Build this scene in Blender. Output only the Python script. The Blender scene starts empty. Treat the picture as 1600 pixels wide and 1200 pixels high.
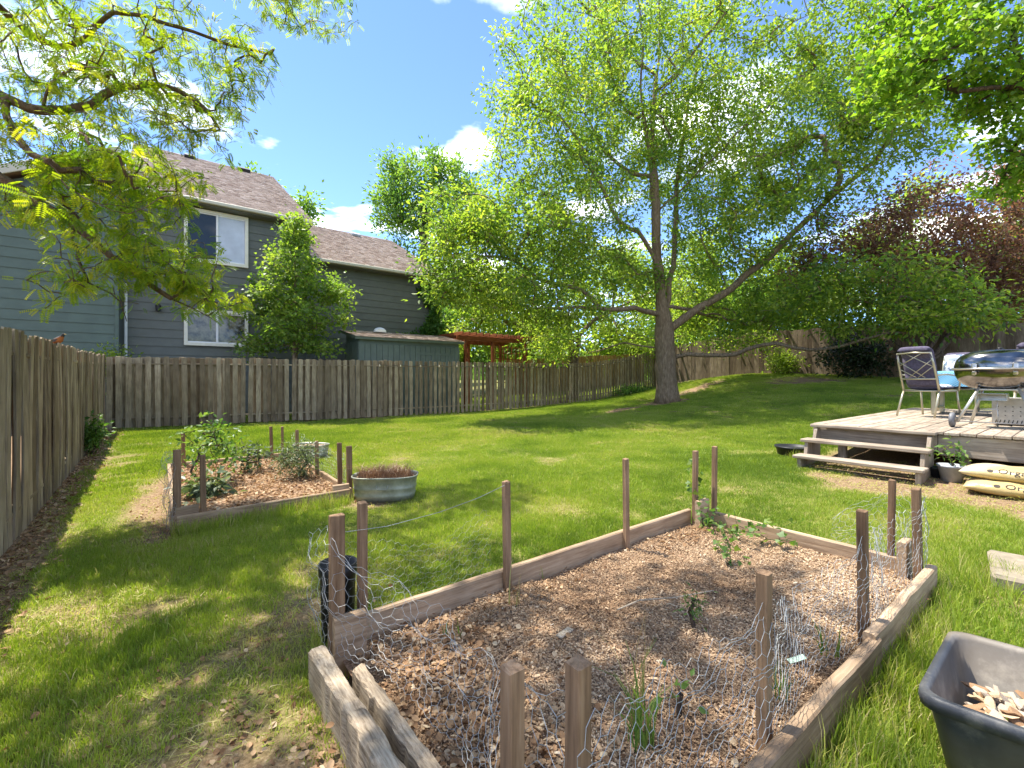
import bpy, bmesh, math, random
import numpy as np
from mathutils import Vector, Matrix, Euler

random.seed(7)
RNG = np.random.default_rng(11)
scene = bpy.context.scene
COL = scene.collection
R = math.radians

# ------------------------------------------------------------------ camera
F_PX, HORIZ, EYE = 711.0, 592.0, 1.40          # focal length and horizon in 1600-wide pixels, eye height
YAW = 37.7
FW = np.array([math.sin(R(YAW)), math.cos(R(YAW))])
RT = np.array([math.cos(R(YAW)), -math.sin(R(YAW))])
cam_d = bpy.data.cameras.new('camera')
cam = bpy.data.objects.new('camera', cam_d)
COL.objects.link(cam)
cam.location = (0, 0, EYE)
cam.rotation_euler = (R(90), 0, R(-YAW))
cam_d.sensor_width = 36
cam_d.lens = 36 * F_PX / 1600
cam_d.shift_y = -8 / 1600
cam_d.clip_start = 0.05
cam_d.clip_end = 2000
scene.camera = cam

# ------------------------------------------------------------------ light
SUN_EL = 66.0
SUN_H = Vector((-0.38, 0.925, 0)).normalized()          # horizontal direction towards the sun
SUN_V = Vector((SUN_H.x * math.cos(R(SUN_EL)), SUN_H.y * math.cos(R(SUN_EL)), math.sin(R(SUN_EL))))
sun_d = bpy.data.lights.new('sun', 'SUN')
sun_d.energy = 3.4
sun_d.angle = R(0.53)
sun_d.color = (1.0, 0.95, 0.86)
sun = bpy.data.objects.new('sun', sun_d)
COL.objects.link(sun)
sun.location = (-30, 40, 90)
sun.rotation_euler = SUN_V.to_track_quat('Z', 'Y').to_euler()

world = bpy.data.worlds.new('World')
scene.world = world
world.use_nodes = True
SKY_STRENGTH = 0.15
EXPOSURE = 1.84
wt = world.node_tree
wt.nodes.clear()
wn = lambda t: wt.nodes.new(t)
w_out, w_bg, w_sky = wn('ShaderNodeOutputWorld'), wn('ShaderNodeBackground'), wn('ShaderNodeTexSky')
w_sky.sky_type = 'NISHITA'
w_sky.sun_disc = False
w_sky.sun_elevation = R(SUN_EL)
w_sky.sun_rotation = math.atan2(SUN_H.x, SUN_H.y)
w_sky.altitude = 2600
w_sky.air_density = 0.68
w_sky.dust_density = 0.0
w_sky.ozone_density = 5.0
# clouds: a noise field on the sky directions, flattened towards the horizon like a cloud layer
w_geo = wn('ShaderNodeTexCoord')
w_sep = wn('ShaderNodeSeparateXYZ')
w_mx = wn('ShaderNodeMath'); w_mx.operation = 'MAXIMUM'; w_mx.inputs[1].default_value = 0.06
w_dx = wn('ShaderNodeMath'); w_dx.operation = 'DIVIDE'
w_dy = wn('ShaderNodeMath'); w_dy.operation = 'DIVIDE'
w_cmb = wn('ShaderNodeCombineXYZ')
w_noise = wn('ShaderNodeTexNoise')
w_noise.inputs['Scale'].default_value = 1.15
w_noise.inputs['Detail'].default_value = 7
w_noise.inputs['Roughness'].default_value = 0.52
w_ramp = wn('ShaderNodeValToRGB')
w_ramp.color_ramp.elements[0].position = 0.525
w_ramp.color_ramp.elements[1].position = 0.72
w_mix = wn('ShaderNodeMixRGB')
w_mix.inputs[2].default_value = (11.0, 10.8, 10.4, 1)
w_tint = wn('ShaderNodeMixRGB'); w_tint.blend_type = 'MULTIPLY'; w_tint.inputs[0].default_value = 1
w_tint.inputs[2].default_value = (1.0, 1.0, 1.0, 1)
L = wt.links.new
L(w_geo.outputs['Generated'], w_sep.inputs[0])
L(w_sep.outputs['Z'], w_mx.inputs[0])
L(w_sep.outputs['X'], w_dx.inputs[0]); L(w_mx.outputs[0], w_dx.inputs[1])
L(w_sep.outputs['Y'], w_dy.inputs[0]); L(w_mx.outputs[0], w_dy.inputs[1])
L(w_dx.outputs[0], w_cmb.inputs['X']); L(w_dy.outputs[0], w_cmb.inputs['Y'])
w_cmb.inputs['Z'].default_value = 15.25
L(w_cmb.outputs[0], w_noise.inputs['Vector'])
L(w_noise.outputs['Fac'], w_ramp.inputs['Fac'])
L(w_sky.outputs[0], w_tint.inputs[1])
L(w_ramp.outputs['Color'], w_mix.inputs[0])
L(w_tint.outputs[0], w_mix.inputs[1])
L(w_mix.outputs[0], w_bg.inputs['Color'])
w_bg.inputs['Strength'].default_value = SKY_STRENGTH
L(w_bg.outputs[0], w_out.inputs['Surface'])

vs = scene.view_settings
vs.view_transform = 'Standard'
vs.look = 'None'
vs.exposure = EXPOSURE
vs.gamma = 1
vs.use_curve_mapping = False
scene.render.engine = 'CYCLES'
cy = scene.cycles
cy.max_bounces = 8
cy.diffuse_bounces = 4
cy.glossy_bounces = 3
cy.transmission_bounces = 6
cy.transparent_max_bounces = 8
cy.caustics_reflective = False
cy.caustics_refractive = False
cy.use_denoising = True
cy.sample_clamp_indirect = 6

# ------------------------------------------------------------------ coordinates
def P(u, v, d):
    """world point at depth d (metres ahead) that the photograph shows at pixel (u, v)"""
    lat = (u - 800) / F_PX * d
    xy = FW * d + RT * lat
    return Vector((xy[0], xy[1], EYE + (HORIZ - v) / F_PX * d))

# ground height: smooth surface through levelled points of the yard
_gp = np.array([
    (0, 0, 0), (2, 1, 0), (4, 2.5, 0.02), (0, 3, 0), (-1.05, 3, -.08), (-1.05, 5.5, -.06), (-1.05, 9, .05), (-1.05, 14.3, .2),
    (1, 5, 0), (1, 8, .05), (4.5, 14.3, .15), (6.7, 14.3, .144), (10.4, 14.3, .18), (13.5, 14.3, .30), (15.5, 14.3, .376), (17.3, 14.3, .54),
    (19.3, 14.3, .75), (20.6, 14.3, .97), (14.5, 9.55, .57), (20.4, 9.7, 1.58), (20.4, 5, 1.45), (20.4, 1.4, 1.2), (6.9, 1.2, .2), (6.8, 2.6, .2), (6.8, -2, .2),
    (7, 6, .12), (4, 5, .02), (10, 5, .28), (13.5, 2.5, .62), (13.5, -2, .62), (10.5, 0, .4), (5, 0.3, .08), (3, -2, 0), (0, -3, 0), (-4, 0, -.1), (-6, 8, .1), (-5, 18, .25), (5, 19, .2), (12, 19, .3), (22, 19, 1.0), (24, 5, 1.4), (20, -4, 1.0)], float)
def _tps(r2):
    return np.where(r2 > 1e-9, r2 * np.log(r2 + 1e-12), 0.0)
_n = len(_gp)
_A = np.zeros((_n + 3, _n + 3))
_d2 = ((_gp[:, None, :2] - _gp[None, :, :2]) ** 2).sum(-1)
_A[:_n, :_n] = _tps(_d2) + np.eye(_n) * 0.6
_A[:_n, _n] = 1
_A[:_n, _n + 1:] = _gp[:, :2]
_A[_n:, :_n] = _A[:_n, _n:].T
_w = np.linalg.solve(_A, np.r_[_gp[:, 2], 0, 0, 0])
def ground(x, y):
    x = np.clip(np.asarray(x, float), -7, 24)
    y = np.clip(np.asarray(y, float), -4, 20)
    sh = np.broadcast(x, y).shape
    p = np.stack([np.broadcast_to(x, sh).ravel(), np.broadcast_to(y, sh).ravel()], 1)
    r2 = ((p[:, None, :] - _gp[None, :, :2]) ** 2).sum(-1)
    return (_tps(r2) @ _w[:_n] + _w[_n] + p @ _w[_n + 1:]).reshape(sh)
def gz(x, y):
    return float(ground(x, y))

_vt = np.random.default_rng(5).random((64, 64))
def vnoise(x, y, s=1.0):
    """smooth value noise, 0..1"""
    x = np.asarray(x, float) * s + 100.3; y = np.asarray(y, float) * s + 57.7
    xi, yi = np.floor(x).astype(int), np.floor(y).astype(int)
    fx, fy = x - xi, y - yi
    fx = fx * fx * (3 - 2 * fx); fy = fy * fy * (3 - 2 * fy)
    g = lambda a, b: _vt[a % 64, b % 64]
    return (g(xi, yi) * (1 - fx) + g(xi + 1, yi) * fx) * (1 - fy) + (g(xi, yi + 1) * (1 - fx) + g(xi + 1, yi + 1) * fx) * fy

# ------------------------------------------------------------------ materials
MATS = {}
def new_mat(name):
    m = bpy.data.materials.new(name)
    m.use_nodes = True
    m.node_tree.nodes.clear()
    MATS[name] = m
    return m, m.node_tree

def nd(t, kind, **kw):
    n = t.nodes.new(kind)
    for k, v in kw.items():
        if k in n.inputs:
            n.inputs[k].default_value = v
        else:
            setattr(n, k, v)
    return n

def ramp(t, fac, stops):
    r = t.nodes.new('ShaderNodeValToRGB')
    e = r.color_ramp.elements
    while len(e) < len(stops):
        e.new(0.5)
    for el, (p, c) in zip(e, stops):
        el.position = p
        el.color = (*c, 1)
    t.links.new(fac, r.inputs['Fac'])
    return r.outputs['Color']

def mapped(t, scale, rand=True):
    tc = nd(t, 'ShaderNodeTexCoord')
    mp = nd(t, 'ShaderNodeMapping')
    mp.inputs['Scale'].default_value = scale
    t.links.new(tc.outputs['Object'], mp.inputs['Vector'])
    if rand:
        oi = nd(t, 'ShaderNodeObjectInfo')
        mu = nd(t, 'ShaderNodeMath', operation='MULTIPLY'); mu.inputs[1].default_value = 71.3
        t.links.new(oi.outputs['Random'], mu.inputs[0])
        cb = nd(t, 'ShaderNodeCombineXYZ')
        for k in 'XYZ':
            t.links.new(mu.outputs[0], cb.inputs[k])
        t.links.new(cb.outputs[0], mp.inputs['Location'])
    return mp.outputs['Vector']

def finish(t, color, rough=0.8, spec=0.3, metal=0.0, bump=None, bstr=0.3, bdist=0.01, normal=None):
    b = nd(t, 'ShaderNodeBsdfPrincipled')
    o = nd(t, 'ShaderNodeOutputMaterial')
    if isinstance(color, tuple):
        b.inputs['Base Color'].default_value = (*color, 1)
    else:
        t.links.new(color, b.inputs['Base Color'])
    if isinstance(rough, (int, float)):
        b.inputs['Roughness'].default_value = rough
    else:
        t.links.new(rough, b.inputs['Roughness'])
    b.inputs['Specular IOR Level'].default_value = spec
    b.inputs['Metallic'].default_value = metal
    if bump is not None:
        bp = nd(t, 'ShaderNodeBump')
        bp.inputs['Strength'].default_value = bstr
        bp.inputs['Distance'].default_value = bdist
        t.links.new(bump, bp.inputs['Height'])
        t.links.new(bp.outputs['Normal'], b.inputs['Normal'])
    t.links.new(b.outputs[0], o.inputs['Surface'])
    return b

def wood_mat(name, dark, mid, light, scale=(14, 14, 1.2), vary=0.5, rough=0.85, bstr=0.5):
    """grain along local Z; each board gets its own offset and tone"""
    m, t = new_mat(name)
    v = mapped(t, scale)
    n1 = nd(t, 'ShaderNodeTexNoise', Scale=3.0, Detail=8.0, Roughness=0.65)
    t.links.new(v, n1.inputs['Vector'])
    c = ramp(t, n1.outputs['Fac'], [(0.25, dark), (0.5, mid), (0.78, light)])
    v2 = mapped(t, (3, 3, 2.0))
    n2 = nd(t, 'ShaderNodeTexNoise', Scale=1.6, Detail=4.0)
    t.links.new(v2, n2.inputs['Vector'])
    st = ramp(t, n2.outputs['Fac'], [(0.3, (0.55, 0.52, 0.5)), (0.62, (1.0, 1.0, 1.0))])
    mx = nd(t, 'ShaderNodeMixRGB', blend_type='MULTIPLY'); mx.inputs[0].default_value = 0.75
    t.links.new(c, mx.inputs[1]); t.links.new(st, mx.inputs[2])
    oi = nd(t, 'ShaderNodeObjectInfo')
    tone = ramp(t, oi.outputs['Random'], [(0.0, (1 - vary * .55, 1 - vary * .6, 1 - vary * .65)), (0.5, (0.95, 0.93, 0.9)), (1.0, (1 + vary * .3, 1 + vary * .3, 1 + vary * .3))])
    m2 = nd(t, 'ShaderNodeMixRGB', blend_type='MULTIPLY'); m2.inputs[0].default_value = 1
    t.links.new(mx.outputs[0], m2.inputs[1]); t.links.new(tone, m2.inputs[2])
    finish(t, m2.outputs[0], rough, 0.2, bump=n1.outputs['Fac'], bstr=bstr, bdist=0.006)
    return m

def plain_mat(name, color, rough=0.6, spec=0.4, metal=0.0, noise=0.12, nscale=6.0, bstr=0.0):
    m, t = new_mat(name)
    v = mapped(t, (1, 1, 1))
    n = nd(t, 'ShaderNodeTexNoise', Scale=nscale, Detail=6.0, Roughness=0.6)
    t.links.new(v, n.inputs['Vector'])
    lo = tuple(max(0, c * (1 - noise * 1.6)) for c in color)
    hi = tuple(c * (1 + noise) for c in color)
    c = ramp(t, n.outputs['Fac'], [(0.3, lo), (0.7, hi)])
    finish(t, c, rough, spec, metal, bump=n.outputs['Fac'] if bstr else None, bstr=bstr)
    return m

def leaf_mat(name, stops, trans=0.45, tcol=(1.35, 1.45, 0.55), spec=0.35, rough=0.45):
    """leaf: reflects and lets light through; the 'tint' attribute picks each leaf's own green"""
    m, t = new_mat(name)
    a = nd(t, 'ShaderNodeAttribute', attribute_name='tint')
    c = ramp(t, a.outputs['Fac'], stops)
    b = nd(t, 'ShaderNodeBsdfPrincipled')
    b.inputs['Roughness'].default_value = rough
    b.inputs['Specular IOR Level'].default_value = spec
    t.links.new(c, b.inputs['Base Color'])
    tr = nd(t, 'ShaderNodeBsdfTranslucent')
    mu = nd(t, 'ShaderNodeMixRGB', blend_type='MULTIPLY'); mu.inputs[0].default_value = 1
    mu.inputs[2].default_value = (*tcol, 1)
    t.links.new(c, mu.inputs[1]); t.links.new(mu.outputs[0], tr.inputs['Color'])
    ms = nd(t, 'ShaderNodeMixShader'); ms.inputs[0].default_value = trans
    o = nd(t, 'ShaderNodeOutputMaterial')
    t.links.new(b.outputs[0], ms.inputs[1]); t.links.new(tr.outputs[0], ms.inputs[2])
    t.links.new(ms.outputs[0], o.inputs['Surface'])
    return m

def tint_mat(name, stops, rough=0.9, spec=0.15, inst=True, trans=0.0, tcol=(1.2, 1.3, 0.6)):
    """scattered bits: colour from the per-instance 'tint' value"""
    m, t = new_mat(name)
    a = nd(t, 'ShaderNodeAttribute', attribute_name='tint')
    if inst:
        a.attribute_type = 'INSTANCER'
    a2 = nd(t, 'ShaderNodeAttribute', attribute_name='vt')
    ad = nd(t, 'ShaderNodeMath', operation='ADD')
    t.links.new(a.outputs['Fac'], ad.inputs[0]); t.links.new(a2.outputs['Fac'], ad.inputs[1])
    c = ramp(t, ad.outputs[0], stops)
    b = finish(t, c, rough, spec)
    if trans:
        o = [n for n in t.nodes if n.type == 'OUTPUT_MATERIAL'][0]
        tr = nd(t, 'ShaderNodeBsdfTranslucent')
        mu = nd(t, 'ShaderNodeMixRGB', blend_type='MULTIPLY'); mu.inputs[0].default_value = 1
        mu.inputs[2].default_value = (*tcol, 1)
        t.links.new(c, mu.inputs[1]); t.links.new(mu.outputs[0], tr.inputs['Color'])
        ms = nd(t, 'ShaderNodeMixShader'); ms.inputs[0].default_value = trans
        t.links.new(b.outputs[0], ms.inputs[1]); t.links.new(tr.outputs[0], ms.inputs[2])
        t.links.new(ms.outputs[0], o.inputs['Surface'])
    return m

M_FENCE = wood_mat('fence_wood', (.17, .125, .078), (.335, .26, .17), (.49, .40, .28), vary=.8)
M_FENCE_FAR = wood_mat('far_fence_wood_shaded', (.10, .072, .05), (.20, .15, .105), (.32, .255, .185), vary=.75)  # wood colour darkened to hold the shade of the trees
M_FENCE_TAN = wood_mat('tan_fence_wood', (.20, .12, .05), (.34, .21, .09), (.46, .31, .15), vary=.4)
M_BED = wood_mat('bed_timber', (.21, .135, .08), (.41, .295, .19), (.60, .47, .33), scale=(16, 16, 1.0), vary=.45)
M_STAKE = wood_mat('stake_wood', (.13, .08, .048), (.29, .185, .11), (.43, .30, .19), scale=(18, 18, 1.0), vary=.6)
M_ROT = wood_mat('rotten_timber', (.10, .07, .045), (.38, .31, .225), (.60, .53, .42), scale=(34, 34, 2.2), vary=.3, bstr=1.0)
M_DECK = wood_mat('deck_wood', (.20, .155, .115), (.38, .315, .245), (.54, .47, .385), scale=(16, 16, .9), vary=.3)
M_PERGOLA = wood_mat('pergola_wood', (.17, .05, .018), (.30, .095, .035), (.42, .15, .06), vary=.3, rough=.6)
M_SIDING = plain_mat('siding_paint', (.128, .138, .120), .6, .3, noise=.08, nscale=3)
M_SIDING_G = plain_mat('siding_greened_by_light', (.100, .140, .114), .6, .3, noise=.08, nscale=3)  # house siding again, the wall's different light painted in as a greener tone
M_SHED = plain_mat('shed_paint', (.14, .175, .15), .65, .3, noise=.1, nscale=4)
M_TRIM = plain_mat('cream_trim', (.74, .71, .58), .5, .4, noise=.04)
M_FASCIA = plain_mat('gutter_paint', (.50, .47, .36), .5, .4, noise=.05)
M_WHITE = plain_mat('white_paint', (.78, .78, .76), .45, .4, noise=.04)
M_BLIND = plain_mat('pale_blind', (.52, .57, .64), .35, .6, noise=.12, nscale=2)
M_WIRE = plain_mat('galvanised_wire', (.40, .41, .40), .55, .4, metal=.3, noise=.15)
M_GALV = None
M_CHAIR = plain_mat('champagne_metal', (.50, .46, .33), .35, .5, metal=.6, noise=.08)
M_PURPLE = plain_mat('purple_fabric', (.115, .10, .145), .9, .15, noise=.2, nscale=30, bstr=.15)
M_BLACK = plain_mat('black_plastic', (.022, .022, .024), .45, .4, noise=.25)
M_DARKGLASS = plain_mat('dark_glass', (.025, .03, .028), .04, .45, noise=.3, nscale=1.5)
M_BROWNGLASS = plain_mat('glass_reflections_and_blinds', (.16, .145, .085), .08, .5, noise=.65, nscale=5)  # brown-green mottling paints in garden reflections along with the blinds
M_STEEL = plain_mat('brushed_steel', (.55, .52, .46), .28, .5, metal=.9, noise=.12, nscale=12)
M_LEGS = plain_mat('grill_leg_steel', (.58, .56, .50), .35, .5, metal=.7, noise=.1)
M_GREY = plain_mat('grey_pot', (.42, .44, .46), .6, .4, noise=.2)
M_TYRE = plain_mat('grey_wheel', (.14, .14, .145), .5, .4, noise=.3)
M_CONC = plain_mat('concrete', (.25, .21, .15), .9, .2, noise=.2, nscale=14, bstr=.3)
M_BULB = plain_mat('bulb_glass', (.75, .62, .42), .15, .6, noise=.05)
M_CORD = plain_mat('black_cord', (.02, .02, .02), .6, .3)
M_PRINT = plain_mat('brown_print', (.05, .035, .03), .6, .2)
M_PRINT2 = plain_mat('green_print', (.10, .22, .05), .6, .2)

def mk_shingle():
    m, t = new_mat('roof_shingle')
    g = nd(t, 'ShaderNodeAttribute', attribute_name='tint')
    c = ramp(t, g.outputs['Fac'], [(0, (.28, .195, .15)), (.4, (.42, .31, .245)), (.75, (.52, .40, .325)), (1, (.60, .48, .40))])
    v = mapped(t, (1, 1, 1), False)
    n = nd(t, 'ShaderNodeTexNoise', Scale=60.0, Detail=3.0)
    t.links.new(v, n.inputs['Vector'])
    finish(t, c, .95, .1, bump=n.outputs['Fac'], bstr=.6, bdist=.01)
    return m
M_SHINGLE = mk_shingle()

def mk_bark(name, a, b, c):
    m, t = new_mat(name)
    v = mapped(t, (9, 9, 2.2), False)
    n = nd(t, 'ShaderNodeTexNoise', Scale=2.4, Detail=8.0, Roughness=.7)
    t.links.new(v, n.inputs['Vector'])
    col = ramp(t, n.outputs['Fac'], [(.3, a), (.5, b), (.72, c)])
    finish(t, col, .95, .15, bump=n.outputs['Fac'], bstr=1.0, bdist=.04)
    return m
M_BARK = mk_bark('ash_bark', (.10, .068, .042), (.22, .155, .10), (.36, .275, .19))
M_BARK_D = mk_bark('dark_bark', (.045, .032, .024), (.10, .072, .052), (.19, .14, .10))
M_BARK_L = mk_bark('locust_bark', (.075, .05, .032), (.16, .11, .07), (.27, .20, .14))

M_LEAF = leaf_mat('ash_leaf', [(0, (.10, .18, .05)), (.35, (.185, .275, .055)), (.7, (.285, .365, .06)), (1, (.40, .43, .09))], .62)
M_LOCUST = leaf_mat('locust_leaf', [(0, (.11, .20, .02)), (.4, (.22, .31, .022)), (.8, (.35, .39, .025)), (1, (.45, .42, .04))], .6, (1.3, 1.4, .4))
M_MAPLE = leaf_mat('maple_leaf', [(0, (.09, .19, .025)), (.5, (.18, .30, .035)), (1, (.30, .38, .05))], .6)
M_YOUNG = leaf_mat('young_maple_leaf', [(0, (.10, .18, .04)), (.5, (.20, .30, .05)), (1, (.34, .40, .09))], .54)
M_PLUM = leaf_mat('plum_leaf', [(0, (.12, .07, .055)), (.45, (.23, .135, .10)), (.8, (.34, .215, .14)), (1, (.28, .30, .09))], .52, (1.35, 1.0, .7))
M_POPLAR = leaf_mat('poplar_leaf', [(0, (.09, .18, .05)), (.5, (.17, .28, .065)), (1, (.27, .37, .08))], .58)
M_BGLEAF = leaf_mat('background_leaf', [(0, (.13, .20, .045)), (.5, (.25, .34, .06)), (1, (.40, .45, .10))], .62)
M_SHRUB = leaf_mat('shrub_leaf', [(0, (.05, .12, .025)), (.5, (.11, .20, .04)), (1, (.20, .29, .08))], .45)
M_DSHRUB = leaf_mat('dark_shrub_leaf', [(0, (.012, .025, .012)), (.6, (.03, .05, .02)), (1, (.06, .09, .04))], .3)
M_IVY = leaf_mat('ivy_leaf', [(0, (.05, .12, .025)), (.5, (.10, .21, .04)), (1, (.18, .30, .06))], .45)
M_WEED = leaf_mat('weed_leaf', [(0, (.05, .12, .03)), (.5, (.11, .20, .04)), (1, (.20, .27, .06))], .45)
M_SAGE = leaf_mat('sage_leaf', [(0, (.07, .10, .05)), (.5, (.12, .16, .08)), (1, (.20, .23, .13))], .3)
M_DRYSTEM = leaf_mat('dry_stem', [(0, (.16, .075, .04)), (.5, (.27, .15, .085)), (1, (.38, .25, .15))], .2, (1.1, 1.0, .8))
M_STRAW = leaf_mat('straw_blade', [(0, (.28, .19, .08)), (.5, (.40, .29, .13)), (1, (.36, .36, .12))], .3, (1.1, 1.0, .7))
M_GRASS = tint_mat('grass_blade', [(0, (.135, .21, .032)), (.35, (.245, .335, .045)), (.7, (.345, .41, .065)), (.88, (.42, .42, .12)), (1, (.50, .42, .21))], .5, .25, True, .42, (1.25, 1.35, .45))
M_CHIP = tint_mat('mulch_chip', [(0, (.09, .05, .028)), (.25, (.22, .135, .075)), (.6, (.40, .275, .165)), (.88, (.55, .41, .27)), (1, (.66, .55, .40))], .9, .15)
M_LITTER = tint_mat('dry_leaf', [(0, (.15, .075, .035)), (.4, (.31, .185, .095)), (.75, (.43, .29, .165)), (1, (.54, .42, .27))], .8, .2, True, .2, (1.1, .9, .6))

def mk_ground():
    m, t = new_mat('lawn_soil')
    tc = nd(t, 'ShaderNodeTexCoord')
    n = nd(t, 'ShaderNodeTexNoise', Scale=1.3, Detail=8.0, Roughness=.65)
    t.links.new(tc.outputs['Object'], n.inputs['Vector'])
    n2 = nd(t, 'ShaderNodeTexNoise', Scale=45.0, Detail=6.0, Roughness=.7)
    t.links.new(tc.outputs['Object'], n2.inputs['Vector'])
    c1 = ramp(t, n2.outputs['Fac'], [(.3, (.09, .055, .03)), (.5, (.22, .145, .085)), (.72, (.38, .28, .18))])
    c2 = ramp(t, n2.outputs['Fac'], [(.3, (.09, .10, .025)), (.55, (.19, .19, .05)), (.75, (.30, .27, .11))])
    a = nd(t, 'ShaderNodeAttribute', attribute_name='lawn')
    mx = nd(t, 'ShaderNodeMixRGB')
    t.links.new(a.outputs['Fac'], mx.inputs[0]); t.links.new(c1, mx.inputs[1]); t.links.new(c2, mx.inputs[2])
    finish(t, mx.outputs[0], .95, .1, bump=n2.outputs['Fac'], bstr=.6, bdist=.02)
    return m
M_GROUND = mk_ground()

def mk_fill():
    m, t = new_mat('mulch_bed')
    v = mapped(t, (1, 1, 1), False)
    n = nd(t, 'ShaderNodeTexNoise', Scale=70.0, Detail=5.0, Roughness=.7)
    t.links.new(v, n.inputs['Vector'])
    c = ramp(t, n.outputs['Fac'], [(.3, (.10, .06, .035)), (.5, (.27, .17, .105)), (.7, (.46, .32, .21))])
    finish(t, c, .95, .1, bump=n.outputs['Fac'], bstr=.8, bdist=.02)
    return m
M_FILL = mk_fill()

def mk_galv():
    m, t = new_mat('galvanised_tub_metal')
    v = mapped(t, (1, 1, 1))
    n = nd(t, 'ShaderNodeTexNoise', Scale=7.0, Detail=7.0, Roughness=.65)
    t.links.new(v, n.inputs['Vector'])
    c = ramp(t, n.outputs['Fac'], [(.3, (.20, .205, .155)), (.55, (.33, .34, .27)), (.75, (.45, .45, .38))])
    finish(t, c, .5, .4, metal=.45)
    return m
M_GALV = mk_galv()

def mk_bin():
    m, t = new_mat('scuffed_black_plastic')
    v = mapped(t, (1, 1, 1))
    n = nd(t, 'ShaderNodeTexNoise', Scale=5.0, Detail=8.0, Roughness=.7)
    t.links.new(v, n.inputs['Vector'])
    n2 = nd(t, 'ShaderNodeTexNoise', Scale=2.0, Detail=3.0)
    t.links.new(v, n2.inputs['Vector'])
    c = ramp(t, n.outputs['Fac'], [(.35, (.022, .023, .026)), (.52, (.055, .058, .064)), (.68, (.24, .225, .195))])
    c2 = ramp(t, n2.outputs['Fac'], [(.45, (.04, .042, .047)), (.62, (.34, .28, .20))])
    mx = nd(t, 'ShaderNodeMixRGB'); mx.inputs[0].default_value = .4
    t.links.new(c, mx.inputs[1]); t.links.new(c2, mx.inputs[2])
    finish(t, mx.outputs[0], .5, .4, bump=n.outputs['Fac'], bstr=.1)
    return m
M_BIN = mk_bin()

def mk_chrome():
    m, t = new_mat('dark_chrome')
    v = mapped(t, (1, 1, 1))
    n = nd(t, 'ShaderNodeTexNoise', Scale=9.0, Detail=6.0)
    t.links.new(v, n.inputs['Vector'])
    c = ramp(t, n.outputs['Fac'], [(.3, (.16, .15, .14)), (.7, (.30, .28, .26))])
    r = nd(t, 'ShaderNodeMapRange'); r.inputs[3].default_value = .06; r.inputs[4].default_value = .2
    t.links.new(n.outputs['Fac'], r.inputs[0])
    finish(t, c, r.outputs[0], .5, metal=1.0)
    return m
M_CHROME = mk_chrome()

def mk_floral():
    m, t = new_mat('floral_fabric')
    v = mapped(t, (1, 1, 1))
    vo = nd(t, 'ShaderNodeTexVoronoi', Scale=14.0)
    t.links.new(v, vo.inputs['Vector'])
    n = nd(t, 'ShaderNodeTexNoise', Scale=11.0, Detail=4.0)
    t.links.new(v, n.inputs['Vector'])
    c = ramp(t, n.outputs['Fac'], [(.42, (.70, .70, .68)), (.52, (.66, .68, .68)), (.56, (.10, .12, .22)), (.64, (.22, .36, .42)), (.72, (.75, .40, .10))])
    finish(t, c, .9, .1, bump=vo.outputs['Distance'], bstr=.1)
    return m
M_FLORAL = mk_floral()

def mk_cloth():
    m, t = new_mat('striped_blue_cloth')
    tc = nd(t, 'ShaderNodeTexCoord')
    w = nd(t, 'ShaderNodeTexWave', Scale=16.0, Distortion=.3)
    w.bands_direction = 'DIAGONAL'
    t.links.new(tc.outputs['Object'], w.inputs['Vector'])
    c = ramp(t, w.outputs['Fac'], [(.2, (.06, .22, .38)), (.6, (.11, .31, .48)), (.9, (.25, .44, .55))])
    finish(t, c, .8, .2)
    return m
M_CLOTH = mk_cloth()

def mk_bag():
    m, t = new_mat('bag_film')
    v = mapped(t, (1, 1, 1))
    n = nd(t, 'ShaderNodeTexNoise', Scale=2.2, Detail=3.0)
    t.links.new(v, n.inputs['Vector'])
    n2 = nd(t, 'ShaderNodeTexNoise', Scale=9.0, Detail=5.0)
    t.links.new(v, n2.inputs['Vector'])
    c = ramp(t, n.outputs['Fac'], [(.32, (.44, .32, .12)), (.48, (.52, .40, .19)), (.6, (.56, .48, .33)), (.70, (.30, .32, .12))])
    finish(t, c, .35, .5, bump=n2.outputs['Fac'], bstr=.5, bdist=.03)
    return m
M_BAG = mk_bag()

# ------------------------------------------------------------------ mesh helpers
def set_props(o, label=None, cat=None, group=None, kind=None):
    if label: o['label'] = label
    if cat: o['category'] = cat
    if group: o['group'] = group
    if kind: o['kind'] = kind
    return o

def link(name, me, mat=None, parent=None):
    o = bpy.data.objects.new(name, me)
    COL.objects.link(o)
    if mat is not None and me is not None and len(me.materials) == 0:
        me.materials.append(mat)
    if parent is not None:
        o.parent = parent
    return o

def empty(name, loc=(0, 0, 0), rz=0.0, label=None, cat=None, group=None, kind=None):
    o = bpy.data.objects.new(name, None)
    COL.objects.link(o)
    o.empty_display_size = .1
    o.location = loc
    o.rotation_euler = (0, 0, rz)
    return set_props(o, label, cat, group, kind)

def np_mesh(name, V, Fq, tint=None, smooth=False):
    """V (n,3); Fq (m,k) faces with k corners each"""
    V = np.ascontiguousarray(V, dtype=np.float32)
    Fq = np.ascontiguousarray(Fq, dtype=np.int32)
    m, k = Fq.shape
    me = bpy.data.meshes.new(name)
    me.vertices.add(len(V)); me.vertices.foreach_set('co', V.ravel())
    me.loops.add(m * k); me.loops.foreach_set('vertex_index', Fq.ravel())
    me.polygons.add(m); me.polygons.foreach_set('loop_start', np.arange(0, m * k, k, dtype=np.int32))
    me.polygons.foreach_set('loop_total', np.full(m, k, dtype=np.int32))
    if smooth:
        me.polygons.foreach_set('use_smooth', np.ones(m, dtype=bool))
    if tint is not None:
        a = me.attributes.new('tint', 'FLOAT', 'POINT')
        a.data.foreach_set('value', np.ascontiguousarray(tint, dtype=np.float32))
    me.update(calc_edges=True)
    return me

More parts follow.
